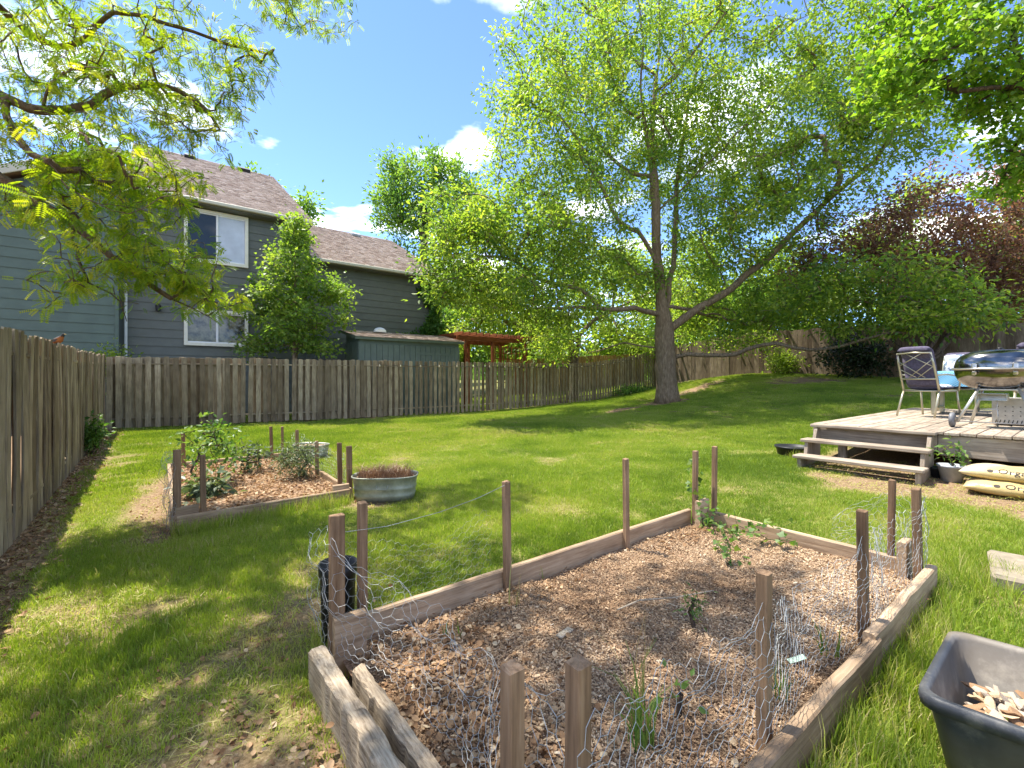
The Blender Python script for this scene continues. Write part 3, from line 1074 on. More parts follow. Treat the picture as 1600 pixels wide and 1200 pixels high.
def window(parent, x0, x1, z0, z1, y, mats, frame=.10):
    w = MB()
    w.box(((x0 + x1) / 2, y - .03, z1 - frame / 2), (x1 - x0, .08, frame), cham=.006)
    w.box(((x0 + x1) / 2, y - .03, z0 + frame / 2), (x1 - x0, .08, frame), cham=.006)
    for x in (x0 + frame / 2, x1 - frame / 2):
        w.box((x, y - .031, (z0 + z1) / 2), (frame - .002, .079, z1 - z0 - 2 * frame), cham=.006)
    root = w.build('window', M_TRIM, parent)
    xm = (x0 + x1) / 2
    s = MB()
    s.box((xm, y - .03, (z0 + z1) / 2), (.06, .05, z1 - z0 - 2 * frame - .004), cham=.004)
    for (a, b) in ((x0 + frame, xm - .03), (xm + .03, x1 - frame)):
        for zz in (z0 + frame + .02, z1 - frame - .02):
            s.box(((a + b) / 2, y - .018, zz), (b - a - .002, .04, .036))
    s.build('sash', M_WHITE, root)
    for i, (a, b) in enumerate(((x0 + frame, xm - .03), (xm + .03, x1 - frame))):
        MB().box(((a + b) / 2, y - .008, (z0 + z1) / 2), (b - a - .004, .01, z1 - z0 - 2 * frame - .08)).build('pane', mats[i], root)
    return root

def solid(parent, name, pts_xz, y0, y1, mat):
    """extrude an outline in x,z from y0 to y1"""
    n = len(pts_xz)
    vs_ = [(x, y0, z) for x, z in pts_xz] + [(x, y1, z) for x, z in pts_xz]
    fs_ = [tuple(range(n)), tuple(range(2 * n - 1, n - 1, -1))] + [(i, i + n, (i + 1) % n + n, (i + 1) % n) for i in range(n)]
    return MB().add(vs_, fs_).build(name, mat, parent)

def build_house():
    h = empty('house', (3, HY, 0), 0, 'grey two-storey house with brown shingle roof and cream-framed windows behind the fence', 'house')
    h.location = (0, 0, 0)
    # tall part with the two windows, then the lower wing
    wa = solid(h, 'wall', [(-.976, 0), (4.2, 0), (4.2, 7.0), (-.976, 7.0)], HY + .032, HY + 13.6, M_SIDING)
    siding(wa, -.976, 4.16, .30, lambda x: 6.98, HY, M_SIDING)
    MB().box((4.2, HY - .004, 3.6), (.10, .05, 6.8), cham=.006).build('corner_trim', M_SIDING, wa)
    wb = solid(h, 'wall', [(4.26, 0), (9.42, 0), (9.42, 5.75), (4.26, 5.75)], HY + .032, HY + 11.0, M_SIDING)
    siding(wb, 4.26, 9.42, .30, lambda x: 5.70, HY, M_SIDING)
    gab = [(HY + .03, 6.98), (HY + 13.6, 6.98), (HY + 6.8, 10.9)]
    for x, ys, top in ((4.2, None, None),):
        vs_ = [(x - .3, y, z) for y, z in gab] + [(x, y, z) for y, z in gab]
        MB().add(vs_, [(0, 2, 1), (3, 4, 5), (0, 1, 4, 3), (1, 2, 5, 4), (2, 0, 3, 5)]).build('gable', M_SIDING, wa)
    gab = [(HY + .03, 5.74), (HY + 11.0, 5.74), (HY + 5.5, 8.5)]
    vs_ = [(9.1, y, z) for y, z in gab] + [(9.42, y, z) for y, z in gab]
    MB().add(vs_, [(0, 2, 1), (3, 4, 5), (0, 1, 4, 3), (1, 2, 5, 4), (2, 0, 3, 5)]).build('gable', M_SIDING, wb)
    # roofs
    ra = slope_deck(h, -.86, 4.0 + .25, HY - .42, 6.98, HY + 6.8, 11.1, M_FASCIA)
    shingles('shingle', ra, -.86, 4.28, HY - .45, 6.98, HY + 6.8, 11.1, 54, seed=1)
    slope_deck(h, -.86, 4.25, HY + 14.0, 6.98, HY + 6.8, 11.1, M_SHINGLE)
    rb = slope_deck(h, 4.26, 9.66, HY - .38, 5.72, HY + 5.5, 8.72, M_FASCIA)
    shingles('shingle', rb, 4.26, 9.7, HY - .41, 5.72, HY + 5.5, 8.72, 42, seed=2)
    slope_deck(h, 4.26, 9.66, HY + 11.4, 5.72, HY + 5.5, 8.72, M_SHINGLE)
    for (x0, x1, y, z, r) in ((-.86, 4.28, HY - .50, 6.93, ra), (4.27, 9.70, HY - .46, 5.67, rb)):
        g = MB()
        g.box(((x0 + x1) / 2, y, z - .02), (x1 - x0, .12, .115), cham=.02)
        g.build('gutter', M_FASCIA, r)
        MB().box(((x0 + x1) / 2, (y + HY) / 2 + .06, z - .095), (x1 - x0 - .02, HY - y - .03, .03)).build('soffit', M_SIDING, r)
    # vents and pipes on the roofs
    ridge = lambda s: (HY - .45 + 7.25 * s, 6.98 + 4.12 * s)
    y, z = ridge(.93)
    MB().box((3.0, y - .02, z + .09), (.5, .34, .13), Euler((R(29.6), 0, 0)), cham=.02).build('roof_vent', M_BLACK, ra)
    MB().box((1.0, y - .02, z + .09), (.4, .34, .13), Euler((R(29.6), 0, 0)), cham=.02).build('roof_vent', M_BLACK, ra)
    y, z = ridge(.13)
    MB().tube([(.42, y, z - .05), (.42, y, z + .42)], .045, 10).build('vent_pipe', M_BLACK, ra)
    MB().box((7.6, HY + 4.9, 8.50), (.45, .32, .12), Euler((R(27), 0, 0)), cham=.02).build('roof_vent', M_GREY, rb)
    # windows
    window(h, .58, 2.33, 5.10, 6.79, HY - .012, (M_DARKGLASS, M_BLIND))
    window(h, .58, 2.33, 2.45, 3.62, HY - .012, (M_BROWNGLASS, M_BROWNGLASS))
    # part standing forward on the left, its different light put into a greener siding colour, raking roof edge
    wl = solid(h, 'wall', [(-9, 0), (-.98, 0), (-.98, 7.5), (-9, 3.4)], HY - .57, HY + 8, M_SIDING_G)
    siding(wl, -9, -.98, .30, lambda x: 7.5 + (x + .98) * .512, HY - .61, M_SIDING_G)
    MB().box((-.965, HY - .60, 3.8), (.09, .07, 7.2), cham=.006).build('corner_trim', M_SIDING_G, wl)
    rk = MB()
    ang = math.atan(.512)
    cx, cz = -4.95, 7.72 + (-4.95 + .98) * .512
    rk.box((cx, HY + 3.4, cz), (9.2, 8.6, .14), Euler((0, -ang, 0)))
    rl = rk.build('roof', M_SHINGLE, h)
    MB().box((cx, HY - .93, cz - .06), (9.2, .05, .22), Euler((0, -ang, 0)), cham=.01).build('fascia', M_FASCIA, rl)
    # downspouts, wall lamp
    def spout(x, y, z0, z1, mat):
        m = MB().tube([(x, y - .34, z1 + .25), (x, y - .30, z1 + .12), (x, y - .05, z1), (x, y - .05, z0)], .04, 8)
        m.build('downspout', mat, h)
    spout(-.80, HY - .01, .3, 3.9, M_WHITE)
    spout(9.34, HY - .01, .3, 5.3, M_FASCIA)
    MB().lathe([(.0, -.12), (.06, -.10), (.075, .06), (.03, .12), (.0, .14)], 10, (-.05, HY - .11, 3.55)).build('wall_lamp', M_BLACK, h)
    return h
build_house()

def build_far_house():
    h = empty('house', (0, 0, 0), 0, 'dark grey roofed house just showing beyond the end of the lower wing', 'house')
    w = solid(h, 'wall', [(13.6, 0), (20.5, 0), (20.5, 8.2), (13.6, 8.2)], 34.3, 41, M_SIDING)
    r1 = slope_deck(h, 13.2, 20.9, 33.9, 8.2, 37.6, 11.4, M_BLACK)
    slope_deck(h, 13.2, 20.9, 41.4, 8.2, 37.6, 11.4, M_BLACK)
    for x in (15, 18.4):
        window(h, x, x + 1.3, 5.0, 6.6, 34.28, (M_DARKGLASS, M_DARKGLASS))
build_far_house()

# ------------------------------------------------------------------ shed
def build_shed():
    s = empty('garden_shed', (0, 0, 0), 0, 'low green-grey shed with brown shingle roof between picket fence and house', 'shed')
    x0, x1, y0, y1 = 5.2, 9.08, 15.05, 16.4
    zf, zb = 2.74, 3.0
    core = [(x0 + .03, y0 + .02), (x1 - .03, y0 + .02), (x1 - .03, y1), (x0 + .03, y1)]
    vs_ = [(x, y, 0.05) for x, y in core] + [(x, y, zf if y < 15.5 else zb) for x, y in core]
    wall = MB().add(vs_, [(0, 3, 2, 1), (4, 5, 6, 7), (0, 1, 5, 4), (1, 2, 6, 5), (2, 3, 7, 6), (3, 0, 4, 7)]).build('wall', M_SHED, s)
    n = 19
    w = (x1 - x0) / n
    for i in range(n):
        MB().box((x0 + (i + .5) * w, y0, 1.34), (w - .012, .03, 2.5), cham=.004).build('siding_board', M_SHED, wall)
    for i in range(6):
        w2 = (y1 - y0 - .05) / 6
        MB().box((x0 + .012, y0 + .05 + (i + .5) * w2, 1.40), (.03, w2 - .012, 2.55), cham=.004).build('siding_board', M_SHED, wall)
    for xc in (7.65, 8.35):
        d = MB()
        for (bx, bz, sx, sz) in ((0, .93, .64, .09), (0, -.93, .64, .09), (-.275, 0, .09, 1.76), (.275, 0, .09, 1.76)):
            d.box((xc + bx, y0 - .026, 1.38 + bz), (sx, .022, sz), cham=.003)
        d.build('door', M_SHED, s)
    ang = math.atan2(zb - zf, y1 - y0)
    r = slope_deck(s, x0 - .16, x1 + .12, y0 - .18, zf + .06, y1 + .15, zb + .15, M_SHED, t=.09)
    shingles('shingle', r, x0 - .18, x1 + .14, y0 - .20, zf + .06, y1 + .15, zb + .15, 11, seed=4)
    d = MB().lathe([(.34, 0), (.33, .06), (.26, .13), (.12, .17), (0.01, .18)], 20, (0, 0, 0), .7, .45).build('plastic_lid', M_WHITE, None, True)
    d.location = (6.35, 16.1, zb + .1)
    set_props(d, 'white oval plastic lid lying on the shed roof', 'lid')
build_shed()

# ------------------------------------------------------------------ pergola
def build_pergola():
    p = empty('pergola', (0, 0, 0), 0, 'red-brown wooden pergola with lattice panel beside the shed', 'pergola')
    X0, X1, Y0, Y1 = 9.75, 12.9, 15.7, 17.6
    for x in (X0, X0 + 1.35, X1):
        for y in (Y0, Y1):
            MB().box((x, y, 1.6), (.11, .11, 2.9), cham=.006).build('post', M_PERGOLA, p)
    for y in (Y0, Y1):
        o = MB().box((0, 0, 0), (.05, .18, X1 - X0 + .9), cham=.006).build('beam', M_PERGOLA, p)
        o.rotation_euler = (0, R(90), 0); o.location = ((X0 + X1) / 2, y - .08, 3.05)
        o.rotation_euler = (R(90), 0, R(90)); 
    n = 13
    for i in range(n):
        x = X0 - .35 + (X1 - X0 + .7) * i / (n - 1)
        o = MB().box((0, 0, 0), (.045, .13, Y1 - Y0 + .8), cham=.006).build('rafter', M_PERGOLA, p)
        o.rotation_euler = (R(90), 0, 0); o.location = (x, (Y0 + Y1) / 2, 3.21)
    for i in range(8):
        x = X0 + 1.5 + (X1 - X0 - 1.6) * i / 7
        MB().box((x, Y0 + .02, 2.0), (.035, .02, 1.7)).build('lattice_slat', M_PERGOLA, p)
    for i in range(7):
        o = MB().box((0, 0, 0), (.035, .02, X1 - X0 - 1.45)).build('lattice_slat', M_PERGOLA, p)
        o.location = (X0 + 1.38 + (X1 - X0 - 1.35) / 2, Y0 - .005, 1.25 + i * .25); o.rotation_euler = (0, R(90), 0)
build_pergola()

# ------------------------------------------------------------------ deck with steps
def plank(parent, name, size, loc, axis, mat, cham=.006, warp=.0):
    """plank with its grain along the named axis; size = (along, across, thick)"""
    m = MB()
    m.box((0, 0, 0), (size[1], size[2], size[0]), cham=cham)
    o = m.build(name, mat, parent)
    o.location = loc
    if axis == 'x':
        o.rotation_euler = (R(90), 0, R(90))
    elif axis == 'y':
        o.rotation_euler = (R(90), 0, 0)
    return o

def build_deck():
    d = empty('deck', (DECK_X, DECK_Y1, gz(DECK_X, 1.2)), 0, 'weathered pale wooden deck with three-tread steps down to the lawn', 'deck')
    d.location = (0, 0, 0)
    w = .139
    y = DECK_Y1 - .14
    plank(d, 'board', (DECK_X1 - DECK_X - .02, .145, .04), ((DECK_X + DECK_X1) / 2, DECK_Y1 - .06, DECK_Z - .02), 'x', M_DECK, .01)
    i = 0
    rnd = random.Random(4)
    while y - w > DECK_Y0:
        yc = y - w / 2 - .003
        e = rnd.uniform(-.025, .02)
        if i % 3 == 1:                                  # some courses are two boards end to end
            s = rnd.uniform(9.2, 11.5)
            plank(d, 'board', (s - DECK_X - .004 + .03, w - .008, .036), ((s + DECK_X) / 2 - .015, yc, DECK_Z - .018 + rnd.uniform(-.003, .003)), 'x', M_DECK, .005)
            plank(d, 'board', (DECK_X1 - s - .004, w - .008, .036), ((s + DECK_X1) / 2, yc, DECK_Z - .018 + rnd.uniform(-.003, .003)), 'x', M_DECK, .005)
        else:
            plank(d, 'board', (DECK_X1 - DECK_X + .03 + e, w - .008, .036), ((DECK_X + DECK_X1) / 2 - .015 - e / 2, yc, DECK_Z - .018 + rnd.uniform(-.003, .003)), 'x', M_DECK, .005)
        y -= w
        i += 1
    plank(d, 'fascia', (1.18 + DECK_Y1 - 1.30 - .04, .21, .038), (DECK_X + .022, (DECK_Y1 + 0) / 2 + .02, DECK_Z - .145), 'y', M_DECK) if False else None
    def upright(name, y0, y1, z0, z1, x):
        m = MB().box((0, 0, 0), (z1 - z0, .036, y1 - y0), cham=.005)
        o = m.build(name, M_DECK, d)
        o.location = (x, (y0 + y1) / 2, (z0 + z1) / 2)
        o.rotation_euler = (R(90), R(90), 0)
        return o
    upright('fascia', 1.22, DECK_Y1 + .005, DECK_Z - .25, DECK_Z - .042, DECK_X + .02)
    upright('fascia', DECK_Y0, 1.215, DECK_Z - .29, DECK_Z - .042, DECK_X + .02)
    m = MB().box((0, 0, 0), (.20, .036, DECK_X1 - DECK_X - .1), cham=.005)
    o = m.build('fascia', M_DECK, d); o.location = ((DECK_X + DECK_X1) / 2 + .03, DECK_Y1 - .022, DECK_Z - .145); o.rotation_euler = (0, R(90), 0)
    for x in (DECK_X + .2, 10.4, 13.1):
        for yy in (DECK_Y1 - .3, 1.0, -.8, -2.8):
            g = gz(x, yy)
            MB().box((x, yy, (g + DECK_Z) / 2 - .1), (.09, .09, max(.2, DECK_Z - g)), cham=.004).build('post', M_DECK, d)
    # steps
    ya, yb = 1.26, 2.50
    zg = .17
    for k, (x, z) in enumerate(((DECK_X - .10, DECK_Z - .005), (DECK_X - .36, DECK_Z - .19), (DECK_X - .62, DECK_Z - .385))):
        o = plank(d, 'tread', (yb - ya + .10, .25 if k else .12, .042), (x + (.0 if k else .03), (ya + yb) / 2, z - .02), 'y', M_DECK, .008)
    for yy in (ya + .01, yb - .02):
        # stringer cut as a stepped plank
        prof = [(DECK_X - .006, zg), (DECK_X - .006, DECK_Z - .06), (DECK_X - .12, DECK_Z - .06), (DECK_X - .20, DECK_Z - .235), (DECK_X - .46, DECK_Z - .235), (DECK_X - .50, DECK_Z - .43), (DECK_X - .72, DECK_Z - .43), (DECK_X - .70, zg - .03), (DECK_X - .3, zg - .03)]
        solid(d, 'stringer', prof, yy - .02, yy + .02, M_DECK)
    return d
build_deck()

# paver and edging stones right of the bed
def build_paver():
    m = MB().box((0, 0, 0), (.62, .30, .12), cham=.02).build('edging_block', M_CONC)
    p = P(1592, 930, 2.95)
    m.location = (p.x + .16, p.y, gz(p.x, p.y) + .035)
    m.rotation_euler = (0, 0, R(8))
    set_props(m, 'pale concrete edging block half sunk in the grass beyond the bin', 'edging block')
build_paver()

# ================================================================== TREES
def limb(T, px, d0, d1, start, step=.4, wob=.02):
    """branch through the given pixels, its depth going from d0 to d1"""
    n = len(px)
    pts = [P(u, v, d0 + (d1 - d0) * ((i + 1) / n) ** 1.2) for i, (u, v) in enumerate(px)]
    return T.chain(pts, start, step, wob)

def big_tree():
    D = 16.4
    T = Tree()
    b = P(1043, 632, D)
    base = (b.x, b.y, gz(b.x, b.y) - .06)
    tr = T.chain([base, P(1041, 590, D), P(1039, 545, D), P(1037, 505, D), P(1031, 450, D), P(1026, 402, D), P(1024, 319, D - .2), P(1019, 232, D - .3), P(1025, 132, D - .2), P(1031, 69, D), P(1030, -30, D), P(1040, -110, D)], None, .3, .012)
    at = lambda u, v, d=D: T.nearest(P(u, v, d))
    l1 = limb(T, [(1048, 435), (1053, 394), (1056, 319), (1066, 220), (1085, 120), (1110, 20)], D, D + 1.8, at(1037, 500))
    l2 = limb(T, [(1010, 380), (999, 362), (967, 347), (939, 290), (915, 244), (895, 204), (878, 184), (838, 169)], D, D - 1.6, at(1028, 425))
    l3 = limb(T, [(1013, 221), (1002, 132), (1005, 60), (990, -40)], D - .3, D - 2.0, at(1021, 260))
    l4 = limb(T, [(1091, 484), (1144, 449), (1171, 427), (1218, 385), (1269, 335), (1312, 297), (1369, 247), (1391, 210), (1453, 176)], D, D - 2.4, at(1039, 512))
    l5 = limb(T, [(1005, 486), (992, 482), (951, 483), (905, 482), (833, 482)], D, D - 2.6, at(1037, 492))
    l6 = limb(T, [(910, 454), (877, 446), (841, 435), (808, 410), (760, 400), (710, 425)], D - 1, D - 3.0, T.nearest(P(929, 482, D - 1.2)))
    l7 = limb(T, [(998, 523), (979, 515), (954, 498), (930, 500)], D, D + 2.4, at(1039, 530))
    l8 = limb(T, [(998, 540), (976, 535), (937, 548), (902, 553)], D, D + 1.4, at(1040, 550))
    l9 = limb(T, [(1075, 553), (1130, 556), (1171, 545), (1215, 537), (1264, 547), (1314, 540), (1358, 529), (1396, 521), (1460, 520)], D, D - 4.2, at(1040, 556))
    la = limb(T, [(1080, 484), (1102, 493), (1133, 498), (1150, 508), (1190, 500)], D, D + 2.5, at(1037, 478))
    lb = limb(T, [(1060, 300), (1110, 250), (1160, 200), (1230, 140)], D, D - 3.0, at(1025, 330))
    lc = limb(T, [(985, 270), (940, 230), (900, 150), (860, 90)], D - .3, D + 2.4, at(1021, 285))
    ld = limb(T, [(1060, 110), (1100, 60), (1150, 0)], D, D - 1.5, at(1024, 150))
    le = limb(T, [(985, 90), (950, 40), (900, 0)], D, D + 1.0, at(1025, 130))
    for ids, ra, rb in ((l9, .085, .022), (l4, .15, .04), (l5, .10, .03), (l6, .08, .03), (l7, .08, .03), (l8, .07, .025), (la, .07, .03), (l2, .15, .04), (l1, .13, .04), (l3, .12, .04), (lb, .09, .03), (lc, .09, .03), (ld, .08, .03), (le, .08, .03)):
        for k, i in enumerate(ids):
            T.cap[i] = ra + (rb - ra) * k / len(ids)
    blobs = [
        (880, 130, D - .5, 120, 120, 4.0, 150), (1010, 120, D, 150, 140, 5.0, 190), (1170, 130, D - .5, 150, 120, 4.5, 160), (1030, -60, D, 240, 100, 4.5, 170), (1010, 230, D + 1, 120, 90, 3.0, 60), (1150, 300, D + 1.5, 100, 80, 3.0, 60),
        (830, 235, D - 1, 80, 80, 3.0, 75), (930, 260, D, 120, 90, 4.0, 120), (1090, 250, D, 110, 90, 4.5, 105), (1220, 230, D - 1, 120, 90, 4.0, 110),
        (1330, 190, D - 2, 90, 70, 2.5, 70), (1300, 60, D - 1, 70, 60, 2.5, 40), (1400, 220, D - 2.4, 70, 60, 2.0, 40),
        (730, 350, D - 2.2, 80, 50, 2.2, 85), (810, 370, D - 1.8, 100, 60, 3.0, 110), (900, 370, D - .8, 100, 70, 3.5, 100), (700, 420, D - 2.8, 55, 50, 1.6, 50), (770, 450, D - 2.4, 80, 50, 2.0, 65),
        (860, 470, D - 2, 80, 45, 2.0, 45), (960, 440, D + 1, 90, 60, 3.0, 65), (870, 540, D + 1, 60, 25, 1.5, 22),
        (1120, 370, D, 100, 70, 4.0, 95), (1230, 330, D - 1, 90, 60, 3.0, 75), (1150, 450, D + 1, 90, 45, 2.5, 55),
        (1240, 465, D - 2.0, 55, 42, 1.8, 26), (1300, 440, D - 2.6, 50, 40, 1.5, 24), (1350, 480, D - 3, 60, 30, 1.8, 22), (1375, 435, D - 3.2, 45, 36, 1.5, 22), (1440, 470, D - 3.8, 55, 44, 1.6, 28), (1470, 440, D - 3.8, 40, 30, 1.2, 12), (1515, 488, D - 4.1, 45, 26, 1.2, 18), (1110, 515, D + 3, 60, 40, 1.6, 36), (1170, 530, D + 2.5, 50, 25, 1.2, 16), (1330, 505, D - 2.8, 60, 16, 1.0, 14), (1430, 505, D - 3.8, 50, 16, 1.0, 14),
        (1200, 490, D, 70, 36, 2.0, 35), (1300, 110, D - 1, 80, 60, 2.5, 50), (1370, 130, D - 1.5, 60, 60, 2.0, 30),
    ]
    pts = blob_points(blobs, 1.0, 21)
    pts = thin_out(pts, .30)
    tips = T.fill(pts, .45, .08, .35, skip=12)
    print('big tree twigs', len(tips), 'nodes', len(T.p))
    tree_thing('ash_tree', 'large spreading shade tree with thick brown trunk standing on the lawn', base, T, tips, M_LEAF, M_BARK, .36, dict(per=58, spread=.28, size=.142, width=.48, tint=(.50, .28), seed=3), r_tip=.008, flare=1.35)
big_tree()

def locust():
    """tree beyond the side fence whose feathery branches hang into the picture"""
    T = Tree()
    base = (-3.6, 4.2, gz(-3.6, 4.2) - .05)
    T.chain([base, (-3.55, 4.2, 1.2), (-3.4, 4.25, 2.4), (-3.1, 4.3, 3.4), (-2.7, 4.3, 4.6), (-2.3, 4.3, 6.0), (-2.0, 4.2, 7.4)], None, .3, .02)
    st = lambda x, y, z: T.nearest((x, y, z))
    a = T.chain([P(-120, 215, 4.4), P(0, 276, 4.5), P(50, 310, 4.5), P(111, 347, 4.5), P(169, 397, 4.5), P(230, 440, 4.55), P(300, 480, 4.7), P(350, 505, 4.8)], st(-3.1, 4.3, 3.3), .15, .012)
    b = T.chain([P(-120, 120, 4.6), P(0, 151, 4.7), P(67, 171, 4.7), P(140, 165, 4.9), P(220, 130, 5.1), P(300, 150, 5.2), P(345, 205, 5.3)], st(-2.9, 4.3, 3.9), .15, .012)
    T.chain([P(115, 380, 4.4), P(122, 405, 4.3), P(140, 440, 4.3), P(190, 470, 4.4), P(195, 500, 4.4)], T.nearest(P(111, 347, 4.5)), .12, .012)
    T.chain([P(30, 220, 4.3), P(80, 260, 4.0), P(130, 310, 3.8), P(200, 330, 3.8), P(280, 300, 3.9)], T.nearest(P(0, 151, 4.7)), .12, .012)
    T.chain([P(60, 60, 5.2), P(180, 20, 5.2), P(300, 50, 5.3), P(380, 75, 5.4), P(425, 85, 5.5)], st(-2.5, 4.3, 5.2), .15, .012)
    T.chain([P(90, 120, 4.6), P(170, 110, 4.2), P(250, 190, 4.1), P(300, 240, 4.1)], T.nearest(P(67, 171, 4.7)), .12, .012)
    over = T.chain([(-1.6, 3.2, 5.2), (-.7, 2.6, 5.4), (.2, 2.2, 5.5)], st(-2.4, 4.3, 5.6), .2, .02)
    over += T.chain([(-.9, 5.9, 6.2), (.2, 6.8, 6.9), (1.2, 7.4, 7.1)], st(-2.3, 4.3, 6.0), .2, .02)
    over += T.chain([(-1.2, 4.1, 6.0), (-.2, 3.9, 6.2), (.8, 3.9, 6.3), (1.7, 4.1, 6.5)], st(-2.3, 4.3, 5.8), .2, .02)
    for i in over:
        T.cap[i] = .022
    T.chain([(-1.4, 5.2, 6.3), (-.5, 5.6, 6.8), (.6, 5.8, 7.0)], st(-2.2, 4.3, 6.4), .2, .02)
    T.chain([(-3.6, 3.3, 5.4), (-4.4, 2.4, 6.1), (-5.0, 1.8, 6.4)], st(-2.6, 4.3, 4.8), .2, .02)
    T.chain([(-3.2, 5.3, 5.9), (-4.0, 6.4, 6.5)], st(-2.4, 4.3, 5.5), .2, .02)
    blobs = [
        (40, 120, 4.8, 110, 70, .9, 80), (150, 120, 5.0, 100, 70, .9, 80), (250, 130, 5.1, 80, 60, .8, 60), (330, 180, 5.2, 45, 45, .6, 26), (395, 85, 5.4, 45, 22, .5, 20), (300, 60, 5.3, 80, 30, .6, 36),
        (60, 230, 4.6, 100, 55, .8, 66), (170, 240, 4.3, 70, 50, .7, 42), (250, 270, 4.2, 60, 40, .6, 32), (325, 220, 5.2, 40, 22, .4, 14),
        (60, 330, 4.5, 80, 35, .6, 36), (170, 350, 4.4, 85, 45, .9, 50), (240, 400, 4.5, 85, 45, .9, 54), (290, 430, 4.7, 65, 38, .8, 38), (330, 470, 4.9, 50, 30, .7, 28), (200, 440, 4.4, 70, 34, .7, 26), (90, 440, 4.3, 60, 22, .4, 10), (75, 480, 4.3, 12, 12, .2, 3), (250, 330, 4.3, 45, 30, .5, 22),
        (120, 10, 5.2, 180, 60, 1.0, 90), (20, 30, 5.0, 100, 60, .9, 50), (370, 110, 5.4, 40, 30, .5, 18), (350, 140, 5.3, 40, 30, .5, 16), (200, 180, 4.9, 110, 50, .8, 50), (120, 290, 4.5, 90, 40, .7, 40)]
    p1 = thin_out(blob_points(blobs, .95, 31), .075)
    tips1 = T.fill(p1, .14, .05, .1, skip=25, jit=.08)
    ells = [(-.7, 2.7, 5.5, 1.3, 1.0, .7, 50), (.2, 2.6, 5.9, 1.0, .8, .5, 30), (-.3, 5.6, 7.0, 1.4, 1.2, .8, 50), (.9, 5.7, 7.0, .8, .8, .5, 22), (-2, 4.2, 7.6, 1.4, 1.3, .9, 50), (-4.2, 2.8, 6.0, 1.3, 1.2, .8, 40), (-3.8, 6.2, 6.4, 1.3, 1.2, .8, 40), (-1.2, 4.0, 6.4, 1.4, 1.2, .9, 44), (1.5, 7.5, 7.3, 1.1, .8, .4, 80), (.7, 4.0, 6.4, 1.0, .9, .4, 80), (1.7, 3.8, 6.6, .8, .7, .35, 50), (-.4, 3.4, 6.0, .9, .8, .5, 60), (-1.2, 5.0, 5.6, 1.2, 1.1, .6, 100), (-.2, 5.4, 6.0, .9, .9, .5, 70)]
    p2 = thin_out(ell_points(ells, 2.2, 32), .11)
    tips2 = T.fill(p2, .3, .06, .3, skip=8)
    print('locust twigs', len(tips1), len(tips2))
    root = tree_thing('locust_tree', 'honey locust whose yellow-green feathery branches hang over the side fence', base, T, tips1 + tips2, M_LOCUST, M_BARK_L, .15, dict(per=7, spread=.045, size=.115, tv=PIN_V, tf=PIN_F, width=1.0, tint=(.5, .27), droop=.45, up=.9, seed=5, squash=.7), r_tip=.0038, flare=1.2)
locust()

def maple_right():
    T = Tree()
    bx, by = 11.9, -2.6
    base = (14.2, -3.7, gz(14.2, -3.7) - .05)
    T.chain([base, (14.1, -3.6, 2.5), (13.8, -3.3, 4.2), (13.4, -2.9, 6.0), (13.0, -2.4, 8.0), (12.7, -2.0, 9.8)], None, .4, .02)
    T.chain([(12.9, -1.6, 5.6), (12.0, -.2, 6.0), (11.1, .9, 6.2), (10.4, 1.7, 6.2)], T.nearest((13.6, -3.1, 5.0)), .3, .03)
    n0 = len(T.p)
    T.chain([(12.6, -1.2, 7.6), (11.6, .2, 8.0), (10.8, 1.4, 8.1)], T.nearest((13.2, -2.7, 6.8)), .3, .03)
    T.chain([(13.0, -1.0, 4.6), (12.7, .2, 4.6), (12.4, 1.0, 4.4)], T.nearest((13.7, -3.2, 4.4)), .3, .03)
    for i in range(24, len(T.p)):
        T.cap[i] = .035
    blobs = [(1400, 110, 7.6, 45, 40, .9, 26), (1450, 90, 7.6, 70, 60, 1.2, 70), (1530, 110, 7.8, 80, 70, 1.3, 100), (1600, 150, 7.8, 70, 70, 1.3, 70), (1490, 10, 7.8, 130, 60, 1.3, 100), (1590, 260, 8.2, 40, 50, .8, 24), (1575, 290, 8.4, 50, 25, .7, 16), (1420, 165, 7.5, 35, 30, .6, 14), (1680, 200, 8, 80, 100, 1.2, 60)]
    ells = [(13, -2, 8.5, 2.2, 2.0, 1.6, 110), (14.5, -4.5, 7.5, 2, 2, 1.6, 60)]
    pts = thin_out(np.concatenate([blob_points(blobs, 1.6, 41), ell_points(ells, 1, 42)]), .14)
    tips = T.fill(pts, .3, .06, .3, skip=6)
    print('maple twigs', len(tips))
    tree_thing('maple_tree', 'maple whose bright green leaves reach in over the deck from above', base, T, tips, M_MAPLE, M_BARK_D, .2, dict(per=16, spread=.105, size=.092, tv=MAPLE_V, tf=MAPLE_F, width=.95, tint=(.5, .26), droop=.35, up=1.0, seed=7), r_tip=.004)
maple_right()

